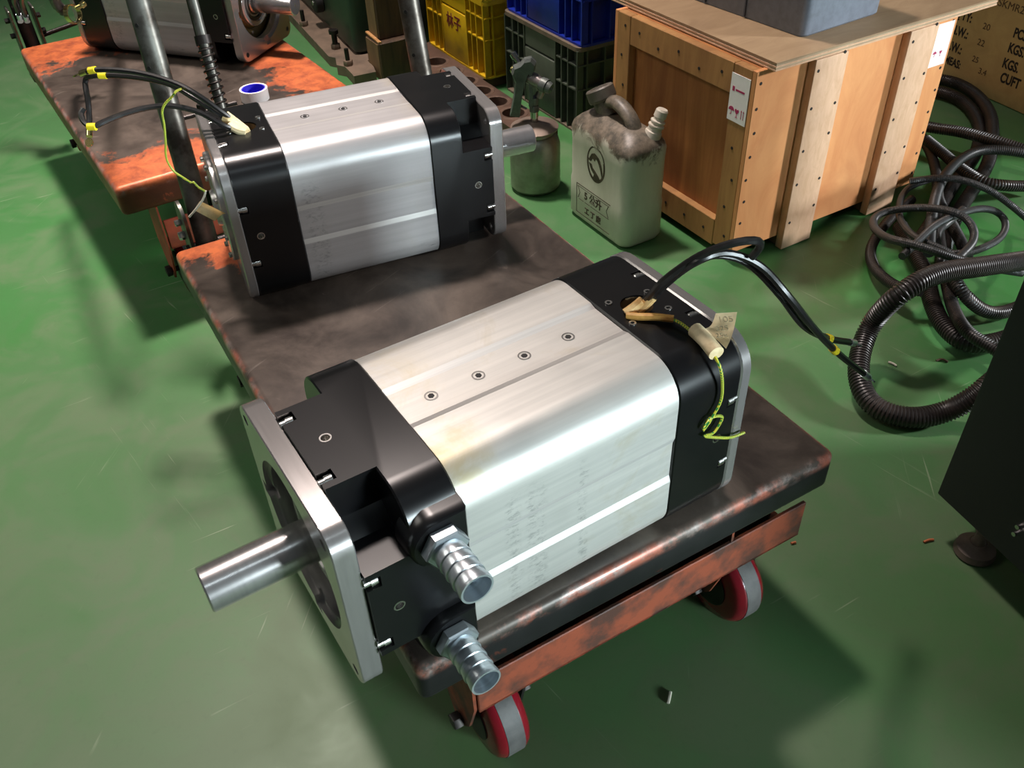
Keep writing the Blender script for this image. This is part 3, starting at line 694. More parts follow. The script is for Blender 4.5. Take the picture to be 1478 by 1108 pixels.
t0, t1, t2 = local(mot1, [at(1033, 452, Zt+.020), at(1064, 450, Zt+.020), at(1048, 503, Zt+.010)])
tx = (t1-t0).normalized(); tn = tx.cross(((t0+t1)/2-t2).normalized()); tn.normalize()
if (mot1.matrix_basis.to_3x3() @ tn).z < 0: tn = -tn
for q, s_, wd in zip(tl, ('105', '225', '25x'), (.011, .009, .008)):
    text('handwriting', s_, wd, MAT['faint'], tg, facing(q+tn*.0055, tx, tn))
# cables of the middle motor
cable(mot2, [at(347, 180, Zt), at(322, 163, Zt+.025), at(285, 137, Zt+.055), at(250, 119, Zt+.07), at(205, 106, Zt+.08), at(165, 101, Zt+.085), at(136, 101, Zt+.085), at(124, 104, Zt+.08)], lug=2, markers=(.95,))
cable(mot2, [at(345, 183, Zt), at(318, 166, Zt+.02), at(282, 143, Zt+.045), at(245, 122, Zt+.06), at(200, 112, Zt+.068), at(160, 109, Zt+.07), at(131, 110, Zt+.07), at(123, 118, Zt+.06), at(127, 145, Zt+.04), at(129, 170, Zt+.02), at(129, 187, Zt+.008)], lug=2, markers=(.66,))
cable(mot2, [at(346, 187, Zt), at(322, 181, Zt+.015), at(290, 163, Zt+.035), at(250, 153, Zt+.05), at(215, 155, Zt+.052), at(180, 164, Zt+.05), at(150, 176, Zt+.045), at(133, 183, Zt+.042), at(121, 176, Zt+.045), at(117, 164, Zt+.05), at(121, 157, Zt+.055)], lug=None, markers=(.80,))
for q in ([(356, 188, .002), (342, 177, .008), (326, 165, .02)], [(357, 190, .002), (343, 182, .006), (323, 170, .016)], [(355, 191, .002), (345, 189, .004), (331, 181, .010)]):
    cable(mot2, [at(u, v, Zt+z) for u, v, z in q], .0058, 'sleeve', 'insulation_sleeve', .006)
n2 = Vector((0, -1, 0)); Pr = Vector((0, 1.205, 0))
gw = [on(u, v, Pr, n2) for u, v in ((254, 132), (248, 140), (238, 150), (234, 162), (237, 180), (239, 205), (240, 228), (250, 246), (264, 256), (277, 264), (280, 262), (284, 268), (296, 276))]
cable(mot2, [at(262, 128, Zt+.055)]+gw, .0017, 'gy', 'earth_wire', .005, seg=6)
P4 = [on(u, v, Pr, n2) for u, v in ((280, 303), (289, 290), (326, 308), (310, 319))]
tag_paper(mot2, P4, 0)
b = NB(); tube(b, local(mot2, [on(u, v, Pr, n2) for u, v in ((297, 275), (295, 283), (291, 291), (280, 305), (273, 313))]), .0016, 6, .006); obj('tag_string', b, MAT['offwhite'], mot2)

# cable bundle of the far motor, at the top left corner, and the zinc-plated clamp hanging there
cable(mot3, [M_M3 @ Vector((-.06, 0, 2*H)), at(60, -30, .72), at(25, -20, .62), at(20, 0, .55), at(24, 12, .52), at(27, 22, .50)], .005, 'rubber', 'power_cable', .01, lug=1, markers=(.88,))
cable(mot3, [M_M3 @ Vector((-.05, .01, 2*H)), at(64, -34, .72), at(35, -20, .62), at(31, 0, .55), at(34, 15, .51), at(37, 24, .49)], .005, 'rubber', 'power_cable', .01, lug=1)
b = NB(); hp = [at(66, -30, .60), at(76, -8, .55), at(82, 6, .52), at(92, 16, .50)]
tube(b, hp, .011, 12, .006, rfun=lambda i: .011+.0012*(i % 2)); tag(obj('short_hose', b, MAT['conduit']), 'short black hose end hanging at the upper left behind the far motor', 'hose')
hc = thing('hose_clamp', 'yellow zinc ring clamp with screw hanging beside the far motor', 'clamp', Matrix.Translation(at(105, 20, .50)))
ax = Vector((.85, -.35, .15)).normalized(); b = NB(); lathe(b, -ax*.006, ax, [(0, .021), (.012, .021), (.012, .0185), (0, .0185), (0, .021)], 28, close=False); obj('band', b, MAT['brass'], hc)
b = NB(); cyl(b, Vector((.015, 0, .012))-ax*.004, Vector((.034, .004, .02)), .005, 10); hexnut(b, (.024, 0, .016), (.5, .5, .3), .007, .012); obj('clamp_screw', b, MAT['brass'], hc)

# roll of tape on the back cart
tp = thing('tape_roll', 'white tape roll with bright blue core lying on the orange cart', 'tape', Matrix.Translation(at(369, 143, ZT)))
b = NB(); lathe(b, (0, 0, .0), (0, 0, 1), [(0, .0255), (0, .032), (.026, .032), (.026, .0275), (.0, .0255)], 40, close=False); obj('film', b, MAT['tapew'], tp)
b = NB(); lathe(b, (0, 0, .001), (0, 0, 1), [(0, .0005), (0, .0265), (.0245, .0272), (.0245, .0245), (.003, .0235), (.003, .0005)], 40, close=False); obj('core', b, MAT['tapeb'], tp)

# ------------------------------------------------------------------ wooden crate with loose sheet and tool case
KA, KB, KH, KZ = .5946, .4737, .447, .03
M_K = frame(.5113, 1.7253, 0, .5106)
cr = thing('wooden_crate', 'plywood shipping crate with battens and two white labels beside jerry can', 'crate', M_K)
b = NB(); box(b, 0, KA, 0, .012, KZ, KH, .001, 1); sidep = obj('side_panel', b, MAT['ply'], cr)
b = NB(); box(b, 0, KA, KB-.012, KB, KZ, KH, .001, 1); obj('side_panel', b, MAT['ply'], cr)
b = NB(); box(b, .02, .03, .012, KB-.012, KZ, KH-.002); endp = obj('end_panel', b, MAT['ply_end'], cr)
b = NB(); box(b, KA-.012, KA, .012, KB-.012, KZ, KH-.002); obj('end_panel', b, MAT['ply'], cr)
b = NB(); box(b, .03, KA-.012, .012, KB-.012, KH-.014, KH-.001); obj('top_panel', b, MAT['board'], cr)
b = NB(); box(b, .03, KA-.012, .012, KB-.012, KZ, KZ+.012); obj('bottom_panel', b, MAT['board'], cr)
for y0, y1, z0, z1, nm in ((.012, .066, KZ-.005, KH-.001, 'stile'), (KB-.058, KB-.001, KZ, KH-.001, 'stile'), (.067, KB-.059, KH-.066, KH-.001, 'rail'), (.067, KB-.059, KZ-.012, KZ+.055, 'rail')):
    b = NB(); box(b, 0.0005, .02, y0, y1, z0, z1, .0015, 1); obj(nm, b, MAT['board'], cr)
def kA(u, v): return M_K.inverted() @ on(u, v, M_K @ Vector((0, 0, 0)), -E2)
def kE(u, v): return M_K.inverted() @ on(u, v, M_K @ Vector((0, 0, 0)), -E1)
bats = []
for u0, u1, vv in ((1170.7, 1213, 80), (1309, 1345, 38)):
    a0, a1 = kA(u0-3, vv).x, kA(u1, vv-6).x; bats.append((a0, a1))
    b = NB(); box(b, a0, a1, -.021, -.0003, .002, KH-.001, .002, 2)
    for v in b.verts:
        v.co.x += .0022*math.sin(v.co.z*90+a0*40)*(1 if v.co.z > .01 else 0)
    bt = obj('batten', b, MAT['batten'], cr)
    b = NB(); box(b, a0+.005, a1-.005, 0, KB-.005, .001, KZ-.001, .003, 1); obj('skid', b, MAT['palewood'], cr)
b = NB()
def nail_side(a, z, y=0): cyl(b, (a, y-.0006, z), (a, y+.001, z), .0036, 8)
for a0, a1 in bats:
    for k in range(5):
        z = .07+k*.088; nail_side(a0+.012, z+.008*(k % 2), -.021); nail_side(a1-.010, z+.004+.02*((k+1) % 2), -.021)
for k in range(8):
    z = .05+k*.053; nail_side(.012+.002*(k % 3), z); nail_side(KA-.011-.003*(k % 2), z+.01)
for k in range(6):
    z = .06+k*.07
    cyl(b, (-.0004, .03+.012*(k % 2), z), (.002, .03+.012*(k % 2), z), .0036, 8); cyl(b, (-.0004, KB-.03-.01*(k % 2), z+.01), (.002, KB-.03-.01*(k % 2), z+.01), .0036, 8)
for k in range(5):
    yy = .1+k*.07
    cyl(b, (-.0004, yy, KH-.03-.015*(k % 2)), (.002, yy, KH-.03-.015*(k % 2)), .0036, 8); cyl(b, (-.0004, yy, KZ+.02), (.002, yy, KZ+.02), .0036, 8)
o = obj('nail_heads', b, MAT['ink'], cr); o['kind'] = 'stuff'
# labels
p = [kE(*q) for q in ((1057.2, 104), (1084.6, 115.2), (1074.6, 183.3), (1049.4, 170.4))]
yb0, yb1 = (p[1].y+p[2].y)/2, (p[0].y+p[3].y)/2; zt_, zb_ = (p[0].z+p[1].z)/2, (p[2].z+p[3].z)/2
b = NB(); box(b, -.0009, .0003, yb0, yb1, zb_, zt_); lb = obj('shipping_label', b, MAT['white'], cr)
def lab_sym(name, poly, yc, zc, s, face='end'):
    b = NB()
    if face == 'end': Mx = facing((-.0010, yc, zc), (0, -1, 0), (-1, 0, 0))
    else: Mx = facing((yc, -.0010, zc), (1, 0, 0), (0, -1, 0))
    for pl in poly: prism(b, [(x*s, y*s) for x, y in pl], 0, .0003, Mx)
    return b
umb = [[(math.cos(a)*.5, math.sin(a)*.5+.0) for a in [PI*k/10 for k in range(11)]], [(-.04, -.5), (.04, -.5), (.04, 0), (-.04, 0)], [(-.2, -.5), (.04, -.5), (.04, -.42), (-.2, -.42)]]
heart = [[(0, -.3), (.35, .1), (.35, .3), (.2, .42), (0, .28), (-.2, .42), (-.35, .3), (-.35, .1)], [(-.04, -.6), (.04, -.6), (.04, -.3), (-.04, -.3)], [(-.2, -.66), (.2, -.66), (.2, -.6), (-.2, -.6)]]
arr = [[(x-.05, -.6), (x+.05, -.6), (x+.05, .3), (x+.13, .3), (x, .55), (x-.13, .3), (x-.05, .3)] for x in (-.18, .2)]
lw = yb1-yb0; zl = zb_+.026
for nm, pl, f in (('umbrella_mark', umb, .2), ('glass_mark', heart, .5), ('arrows_mark', arr, .8)):
    obj(nm, lab_sym(nm, pl, yb1-lw*f, zl-.004, .017), MAT['magenta'], lb)
b = NB(); box(b, -.0012, -.0009, yb1-lw*.78, yb1-lw*.3, zt_-.034, zt_-.030); box(b, -.0012, -.0009, yb1-lw*.24, yb1-lw*.12, zt_-.036, zt_-.026); obj('fine_print', b, MAT['magenta'], lb)
p = [kA(*q) for q in ((1354, 35.5), (1378, 29), (1362, 91.4), (1337, 98.8))]
xa0, xa1 = (p[0].x+p[3].x)/2, (p[1].x+p[2].x)/2; zt2, zb2 = (p[0].z+p[1].z)/2, (p[2].z+p[3].z)/2
b = NB(); box(b, xa0, xa1, -.0009, .0003, zb2, zt2); lb2 = obj('shipping_label', b, MAT['white'], cr, label='white label on the bright long side')
for nm, pl, f in (('umbrella_mark', umb, .25), ('glass_mark', heart, .6)):
    obj(nm, lab_sym(nm, pl, xa0+(xa1-xa0)*f, zb2+.03, .012, 'side'), MAT['magenta'], lb2)
# loose plywood sheet on top, overhanging
sh = thing('plywood_sheet', 'loose plywood sheet laid on the wooden crate as a tabletop', 'sheet', M_K @ Matrix.Translation((.028, -.02, KH+.0005)))
for k in range(5):
    z0 = .0035*k; e = .0007*(k % 2); b = NB(); box(b, e, .665-e, e, .58-e, z0, z0+.0035, .0004, 1)
    obj('veneer', b, MAT['lid'] if k == 4 else (MAT['batten'] if k % 2 == 0 else MAT['plyedge']), sh)
# tool case
pc = at(1160, 57, KH+.018); tw = (at(1273, 20, KH+.018)-pc)
M_T = frame(pc.x, pc.y, KH+.0182, math.atan2(tw.y, tw.x))
tb = thing('tool_case', 'slate grey plastic tool case standing on the plywood sheet', 'case', M_T)
b = NB(); W_, L_ = tw.length, .46
loft(b, [[(p[0]+W_/2, p[1]+L_/2, z) for p in rrect(W_/2*k, L_/2*k, .016, 5)] for z, k in ((0, .965), (.004, .98), (.15, 1.0), (.152, 1.0))]); obj('case_base', b, MAT['toolbox'], tb)
b = NB(); loft(b, [[(p[0]+W_/2, p[1]+L_/2, z) for p in rrect(W_/2*k, L_/2*k, .016, 5)] for z, k in ((.155, 1.02), (.165, 1.02), (.215, .98), (.222, .95))]); obj('case_lid', b, MAT['toolbox'], tb)
for yy in (.12, .34):
    b = NB(); box(b, -.012, .004, yy-.022, yy+.022, .12, .19, .004, 2); obj('latch', b, MAT['toolbox2'], tb)
b = NB(); tube(b, [(W_/2, .12, .215), (W_/2, .12, .25), (W_/2, .15, .268), (W_/2, .31, .268), (W_/2, .34, .25), (W_/2, .34, .215)], .011, 10, .015); obj('handle', b, MAT['toolbox2'], tb)
for yy in (.17, .292):
    b = NB(); box(b, -.0015, .004, yy-.002, yy+.002, .004, .15); obj('seam', b, MAT['toolbox2'], tb)

# ------------------------------------------------------------------ printed box at the right
pA, pB = at(1406, 133.6, 0), at(1478, 166, 0)
fd = (pB-pA).normalized(); th_t = math.atan2(fd.y, fd.x); nT = Vector((fd.y, -fd.x, 0))
if nT.dot(CAMP-pA) < 0: nT = -nT
M_X = frame(pA.x-fd.x*.45, pA.y-fd.y*.45, 0, th_t)
tx_ = thing('export_box', 'tan board box with stencilled weights behind the wooden crate', 'box', M_X)
b = NB(); box(b, 0, 1.05, 0, .5, .001, .56, .002, 1); obj('carton', b, MAT['tanbox'], tx_)
IX = M_X.inverted()
def stencil(s, u, v, px, m='ink', bold=.0012, sx=.72):
    q = IX @ on(u, v, pA, nT); q2 = IX @ on(u, v+px, pA, nT)
    size = (q.z-q2.z)*1.42
    text('stencil_text', s, size, MAT[m], tx_, facing((q.x, -.0004, q.z), (1, 0, 0), (0, -1, 0)), .0004, 1.5*bold*size/.06, sx)
for s, u, v, px in (("Q'TY:", 1391, 23, 14), ('N.W.:', 1385, 46, 14), ('G.W.:', 1376, 68, 14), ('MEAS:', 1375, 90, 12), ('PCS.', 1474, 51, 15), ('KGS.', 1467, 73, 15), ('KGS.', 1459, 95, 15), ('CUFT', 1458, 117, 15)):
    stencil(s, u, v, px)
for s, u, v, px in (('20', 1424, 39, 10), ('22', 1416, 62, 10), ('25', 1408, 86, 9), ('3.4', 1418, 104, 9), ('MSKMR23', 1458, 9, 12)):
    stencil(s, u, v, px, 'pencil', .0, 1.05)
b = NB(); box(b, .0, 1.05, -.003, .5, .5605, .565, .001, 1); obj('lid_board', b, MAT['tanbox'], tx_)

# ------------------------------------------------------------------ jerry can
M_J = frame(.275, 1.795, 0.001, .5106)
jc = thing('jerry_can', 'dirty white plastic jerry can in front of the wooden crate', 'can', M_J)
JD, JW = .122, .24                        # depth along E1, width along E2
def ring(hx, hy, r, z, cx=JD/2, cy=JW/2): return [(p[0], p[1], z) for p in rrect(hx, hy, r, 6, cx, cy)]
b = NB()
loft(b, [ring(JD/2-.016, JW/2-.016, .02, 0), ring(JD/2-.006, JW/2-.006, .025, .003), ring(JD/2, JW/2, .028, .014), ring(JD/2, JW/2, .028, .10), ring(JD/2-.0015, JW/2-.0015, .028, .11),
         ring(JD/2-.0015, JW/2-.0015, .028, .2), ring(JD/2, JW/2, .028, .232), ring(JD/2-.003, JW/2-.003, .03, .244), ring(JD/2-.012, JW/2-.012, .03, .254), ring(JD/2-.026, JW/2-.028, .03, .266), ring(JD/2-.038, JW/2-.05, .02, .273)])
jb = obj('body', b, MAT['jerry'], jc)
b = NB(); tube(b, [(JD/2, JW-.075, .255), (JD/2, JW-.080, .290), (JD/2, JW-.10, .305), (JD/2, JW/2-.01, .303), (JD/2, .078, .288), (JD/2, .060, .268), (JD/2, .058, .25)], .0145, 14, .01)
for v in b.verts: v.co.x = JD/2+(v.co.x-JD/2)*1.25
obj('handle', b, MAT['jerry'], jc)
p0 = Vector((JD/2, JW-.070, .280)); dd = Vector((-.15, .42, .88)).normalized(); b = NB()
lathe(b, p0, dd, [(-.015, .026), (.018, .025), (.018, .031), (.022, .033)], 24); obj('neck', b, MAT['jerry'], jc)
b = NB(); lathe(b, p0+dd*.021, dd, [(0, .031), (.002, .033), (.024, .033), (.027, .030), (.027, .022), (.023, .020), (.023, .001)], 28, close=False)
for f in [f for f in b.faces if len(f.verts) == 4][28:56:2]: pass
obj('cap', b, MAT['greycap'], jc)
p0 = Vector((JD-.035, .032, .252)); dd = Vector((.30, -.12, .95)).normalized(); b = NB()
lathe(b, p0, dd, [(-.012, .022), (.016, .019), (.018, .0165), (.026, .0160), (.028, .0185), (.031, .0185), (.033, .0145), (.036, .0145), (.038, .017), (.041, .017), (.043, .0125), (.048, .0125), (.05, .0145), (.064, .0140), (.068, .011)], 24); obj('spout_cap', b, MAT['offwhite'], jc)
# moulded, dirt-filled marks on the broad face (x = 0 plane)
def face_pt(u, v): return M_J.inverted() @ on(u, v, M_J @ Vector((0, 0, 0)), -E1)
def on_face(b, poly, x=.0015): prism(b, poly, -.0005, .0007, facing((x, 0, 0), (0, -1, 0), (-1, 0, 0)))
c = face_pt(859.5, 238); cx, cz = -c.y, c.z
ro = .036
b = NB()
n = 36
for i in range(n):
    a0, a1 = 2*PI*i/n, 2*PI*(i+1)/n; r1 = ro*(.90 if PI*.1 < a0 < PI*.9 else .84)
    on_face(b, [(cx+ro*math.cos(a0), cz+ro*math.sin(a0)*1.25), (cx+ro*math.cos(a1), cz+ro*math.sin(a1)*1.25), (cx+r1*math.cos(a1), cz+r1*math.sin(a1)*1.25), (cx+r1*math.cos(a0), cz+r1*math.sin(a0)*1.25)])
mk = obj('round_emblem', b, MAT['mark'], jc)
b = NB()
for pl in ([(-.9, .05), (-.55, .5), (-.2, .62), (.1, .55), (.35, .45), (.1, .28), (.0, .35), (-.15, .15), (-.4, .25), (-.6, .02)],
           [(.25, .5), (.5, .35), (.72, .0), (.8, -.3), (.72, -.55), (.55, -.2), (.35, .1), (.15, .3)],
           [(-.85, -.1), (-.5, -.12), (-.35, -.3), (-.05, -.42), (.3, -.6), (.55, -.78), (.2, -.95), (-.3, -.85), (-.2, -.65), (-.5, -.5), (-.7, -.3)]):
    on_face(b, [(cx+x*ro*.92, cz+z*ro*1.16) for x, z in pl])
obj('emblem_figure', b, MAT['mark'], mk)
q = [face_pt(832.5, 261), face_pt(880, 297), face_pt(880, 340), face_pt(832, 303)]
x0_, x1_ = -(q[0].y+q[3].y)/2, -(q[1].y+q[2].y)/2; zt_, zb_ = (q[0].z+q[1].z)/2, (q[2].z+q[3].z)/2
b = NB(); tk = .0016
for r_ in ((x0_, x1_, zt_-tk, zt_), (x0_, x1_, zb_, zb_+tk), (x0_, x0_+tk, zb_, zt_), (x0_+.004, x1_-.004, zt_-.007, zt_-.0062), (x0_+.01, x0_+.03, (zt_+zb_)/2-.001, (zt_+zb_)/2), (x0_+.036, x0_+.056, (zt_+zb_)/2-.001, (zt_+zb_)/2), (x0_+.06, x1_-.004, (zt_+zb_)/2-.001, (zt_+zb_)/2)):
    on_face(b, [(r_[0], r_[2]), (r_[1], r_[2]), (r_[1], r_[3]), (r_[0], r_[3])], 0.0)
for xs_, s_ in ((x0_+.006, 1), (x1_-.006, -1)):
    zm, zh = (zt_*.72+zb_*.28), (zt_-zb_)*.2
    on_face(b, [(xs_, zm+zh), (xs_+s_*.008, zm), (xs_+s_*.0095, zm), (xs_+s_*.0015, zm+zh)], 0.0); on_face(b, [(xs_, zm-zh), (xs_+s_*.0015, zm-zh), (xs_+s_*.0095, zm), (xs_+s_*.008, zm)], 0.0)
fr = obj('mark_frame', b, MAT['mark'], jc)
for s_, zz, sz in (('5 公升', zt_*.72+zb_*.28, .026), ('工 丁 廠', zt_*.22+zb_*.78, .019)):
    text('moulded_text', s_, sz, MAT['mark'], jc, facing((-.0004, -(x0_+x1_)/2, zz), (0, -1, 0), (-1, 0, 0)), .0007, .0006)

# ------------------------------------------------------------------ spray gun on its paint cup
M_S = Matrix.Translation((.086, 2.138, .001))
sg_ = thing('spray_gun', 'grey paint spray gun on a dull metal cup, left of jerry can', 'spray gun', M_S)
b = NB(); lathe(b, (0, 0, 0), (0, 0, 1), [(0, .045), (.003, .058), (.012, .065), (.12, .065), (.138, .060), (.15, .052), (.152, .049), (.166, .049)], 40); obj('cup', b, MAT['cup'], sg_)
b = NB(); lathe(b, (0, 0, .163), (0, 0, 1), [(0, .05), (.001, .060), (.005, .061), (.010, .050), (.016, .022), (.018, .012)], 40); obj('cup_lid', b, MAT['cuplid'], sg_)
nS = Vector((0, -1, 0))
def sp_(u, v, dy=0): return on(u, v, M_S.translation+Vector((0, dy, 0)), nS)-M_S.translation
b = NB(); lathe(b, (0, 0, .178), (0, 0, 1), [(0, .010), (sp_(775, 150).z-.178, .010)], 20); obj('siphon_tube', b, MAT['chrome'], sg_)
b = NB(); zq = sp_(775, 160).z; hexnut(b, (0, 0, zq), (0, 0, 1), .0135, .016); lathe(b, (0, 0, zq+.016), (0, 0, 1), [(0, .010), (.008, .012), (.02, .012)], 18); obj('siphon_nut', b, MAT['gunmetal'], sg_)
pr_, pn_ = sp_(741, 99, .03), sp_(795, 128, -.03); dB = (pn_-pr_).normalized(); LB = (pn_-pr_).length
b = NB(); lathe(b, pr_+dB*LB*.16, dB, [(0, .012), (.01, .016), (LB*.42, .0155), (LB*.62, .013)], 20); tube(b, [pn_*.62+pr_*.38, sp_(781, 129), sp_(777, 140)], .0105, 14, .006); gb = obj('gun_body', b, MAT['gunmetal2'], sg_)
b = NB(); lathe(b, pr_+dB*LB*.74, dB, [(0, .0165), (LB*.07, .0175), (LB*.15, .0175), (LB*.15, .0145), (LB*.2, .0145), (LB*.27, .0125), (LB*.27, .004), (LB*.31, .003)], 24); obj('air_cap', b, MAT['gunmetal'], sg_)
b = NB(); lathe(b, pr_, dB, [(-.004, .009), (.0, .0115), (.012, .0115), (.014, .008), (LB*.2, .008)], 18); obj('fluid_knob', b, MAT['brass'], sg_)
k0 = sp_(744, 83, .03); b = NB(); lathe(b, k0, Vector((-.5, .3, .75)), [(-.02, .006), (.0, .006), (0, .009), (.012, .009), (.014, .007)], 16); obj('fan_knob', b, MAT['chrome'], sg_)
# grip and hook cast in one, flat section; the trigger in front of it
def flat_shape(name, px, th, m, dy=0.0):
    b = NB(); P = [sp_(u, v, dy) for u, v in px]; c = sum(P, Vector())/len(P)
    loft(b, [[Vector((c.x+(p.x-c.x)*k, p.y+y, c.z+(p.z-c.z)*k)) for p in P] for y, k in ((-th, .86), (-th*.6, 1), (th*.6, 1), (th, .86))])
    return obj(name, b, m, sg_, ang=.5)
flat_shape('grip', ((757, 84), (767, 82), (774, 89), (772, 100), (763, 104), (758, 118), (753, 140), (750, 168), (736, 166), (741, 140), (744, 118), (738, 105), (741, 95), (751, 91)), .012, MAT['gunmetal'])
flat_shape('trigger', ((763, 101), (769, 99), (768, 120), (770, 148), (768, 158), (763, 152), (763, 124)), .008, MAT['gunmetal'], -.004)
b = NB(); tube(b, [sp_(u, v, .01) for u, v in ((747, 146), (752, 153), (760, 157))], .003, 8, .006); obj('trigger_guard', b, MAT['chrome'], sg_)

# ------------------------------------------------------------------ plastic crates
def pcrate(M, label, m, rimm, Hc, nm='plastic_crate', Lc=.41, Dc=.30, writing=False, dusty=None):
    """local x runs along the long front face, y goes back; front face y=0"""
    root = thing(nm, label, 'crate', M, 'stacked plastic crates')
    t = .020
    b = NB()
    box(b, .008, Lc-.008, t, t+.004, .004, Hc-.004); box(b, .008, Lc-.008, Dc-t-.004, Dc-t, .004, Hc-.004)
    box(b, t, t+.004, t, Dc-t, .004, Hc-.004); box(b, Lc-t-.004, Lc-t, t, Dc-t, .004, Hc-.004); box(b, t, Lc-t, t, Dc-t, .004, .009)
    obj('wall', b, m, root)
    for z0, z1, nm2, mm in ((Hc-.012, Hc, 'rim', dusty or m), (0, .006, 'foot_band', dusty or m)):
        b = NB(); lo = [(p[0]+Lc/2, p[1]+Dc/2) for p in rrect(Lc/2, Dc/2, .02, 5)]; li = [(p[0]+Lc/2, p[1]+Dc/2) for p in rrect(Lc/2-.022, Dc/2-.022, .008, 5)]
        n = len(lo); V = [[b.verts.new((*p, z)) for p in q] for q, z in ((lo, z0), (lo, z1), (li, z1), (li, z0))]
        for a, c in ((0, 1), (1, 2), (2, 3), (3, 0)):
            for i in range(n): b.faces.new((V[a][i], V[a][(i+1) % n], V[c][(i+1) % n], V[c][i]))
        obj(nm2, b, mm, root)
    # broad flat panel in the middle of the front face, window slot over it
    b = NB(); box(b, Lc*.30, Lc*.70, .001, t+.002, .008, Hc*.70, .004, 2); obj('front_panel', b, m, root)
    b = NB(); box(b, Lc*.30, Lc*.70, .004, t+.002, Hc*.72, Hc-.012, .002, 1); obj('handle_panel', b, m, root)
    for x in (.006, .052, .085, Lc*.285, Lc*.70, Lc-.090, Lc-.057, Lc-.011):
        b = NB(); box(b, x, x+.005, .0012, t+.002, .004, Hc-.010); obj('rib', b, m, root)
    for z in (Hc*.50, Hc*.78):
        for x0, x1 in ((.006, Lc*.28), (Lc*.72, Lc-.006)):
            b = NB(); box(b, x0, x1, .0018, t+.002, z, z+.004); obj('cross_rib', b, m, root)
    for y in (.03, .09, .15, .21, .27):
        b = NB(); box(b, Lc-t-.002, Lc-.0012, y, y+.005, .004, Hc-.010); obj('rib', b, m, root)
    for z in (Hc*.50, Hc*.78):
        b = NB(); box(b, Lc-t-.002, Lc-.0018, .004, Dc-.004, z, z+.004); obj('cross_rib', b, m, root)
    if writing: text('brush_writing', '林子', .05, MAT['wr'], root, facing((Lc*.5, .0004, Hc*.52), (1, 0, 0), (0, -1, 0)), .0004, .001)
    return root
MAT['wr'] = plain('dark_red_brush', (110, 36, 20), .7)
def crateM(px, z): return frame(px.x, px.y, z, math.atan2(-E2.y, -E2.x))
yR = at(711, 119, .037)+E2*.03-E1*.004; yO = yR+E2*.41
Zs = .0355
pcrate(crateM(yO, Zs), 'yellow plastic crate standing on the plate with holes, bottom of the stack', MAT['ycrate'], None, .235, writing=True, dusty=None)
pcrate(crateM(yO, Zs+.2355), 'yellow plastic crate stacked on top of the other yellow one', MAT['ycrate'], None, .235)
bR = Vector((.222, 2.442, 0)); bO = bR+E2*.41
pcrate(crateM(bO, .0), 'dark grey-green plastic crate on the floor under the blue one', MAT['gcrate'], None, .247, dusty=MAT['dust'])
pcrate(crateM(bO+E1*.01+E2*-.004, .2475), 'bright blue plastic crate on top of the dark one', MAT['bcrate'], None, .235)
# something brown leaning in the dark crate's window
# ------------------------------------------------------------------ steel plate with round holes under the yellow crates
hx = at(741, 163, .035); Mp = frame(hx.x, hx.y, .0005, math.atan2(E2.y, E2.x))
pl_ = thing('perforated_plate', 'brown rusty plate with round holes under the yellow crates', 'plate', Mp)
b = NB(); prism(b, [(-.16, -.052), (.28, -.052), (.28, -.36), (.68, -.36), (.68, .06), (-.16, .06)], 0, .0345); po = obj('plate', b, MAT['rust'], pl_)
cb = NB(); holes = [(x, y) for x in (-.1, 0, .1, .2, .3, .4, .5) for y in (.0,)]
for x, y in holes: cyl(cb, (x, y, .002), (x, y, .06), .034, 28)
cut(po, cb)
rg = None
for x, y in holes:
    if rg is None:
        b = NB(); lathe(b, (0, 0, .0), (0, 0, 1), [(.004, .0335), (.0355, .0335), (.0362, .035), (.0355, .044), (.0346, .045)], 28, close=False); rg = obj('hole_rim', b, MAT['rust2'], pl_, M=Matrix.Translation((x, y, 0)))
    else: share(rg, pl_, Matrix.Translation((x, y, 0)))

# ------------------------------------------------------------------ timber offcuts and the green machine
tc_ = Vector((-.38, 2.905, 0)); Mt = frame(tc_.x, tc_.y, 0, .5106)
tm = thing('timber_block', 'short squared timber block with a split raw top, by the green machine', 'timber', Mt)
b = NB(); box(b, 0, .125, 0, .105, .001, .122, .003, 1); obj('block', b, MAT['oldwood'], tm)
b = NB(); box(b, .001, .0125, .002, .104, .1215, .128, .001, 1)
for v in b.verts: v.co.z += .012*max(0, v.co.y-.03)*10*.8
obj('split_top', b, MAT['rawwood'], tm)
b = NB(); box(b, -.002, .0, .006, .1, .003, .118); obj('pale_block_face', b, MAT['palewood'], tm)  # thin paler slab over the left face of the block
pt = at(547, 112, 0)+E2*.0; Mt2 = frame(tc_.x+E2.x*.028+E1.x*.016, tc_.y+E2.y*.028+E1.y*.016, .1225, .5106)
tm2 = thing('timber_post', 'tall dark squared timber post standing on the short split block', 'timber', Mt2)
b = NB(); box(b, .0, .108, 0, .074, .0, .4, .003, 1); obj('post', b, MAT['oldwood'], tm2)
b = NB(); box(b, -.003, .0, .004, .070, .003, .397); obj('pale_post_face', b, MAT['palewood'], tm2)  # thin paler slab covering the post's left face
b = NB(); box(b, .0, .3, 0, .22, .001, .3, .008, 2); tag(obj('storage_bin', b, MAT['bin'], M=frame(-.30, 3.18, 0, .5106)), 'murky green bin in the dark between timber post and yellow crates', 'bin')

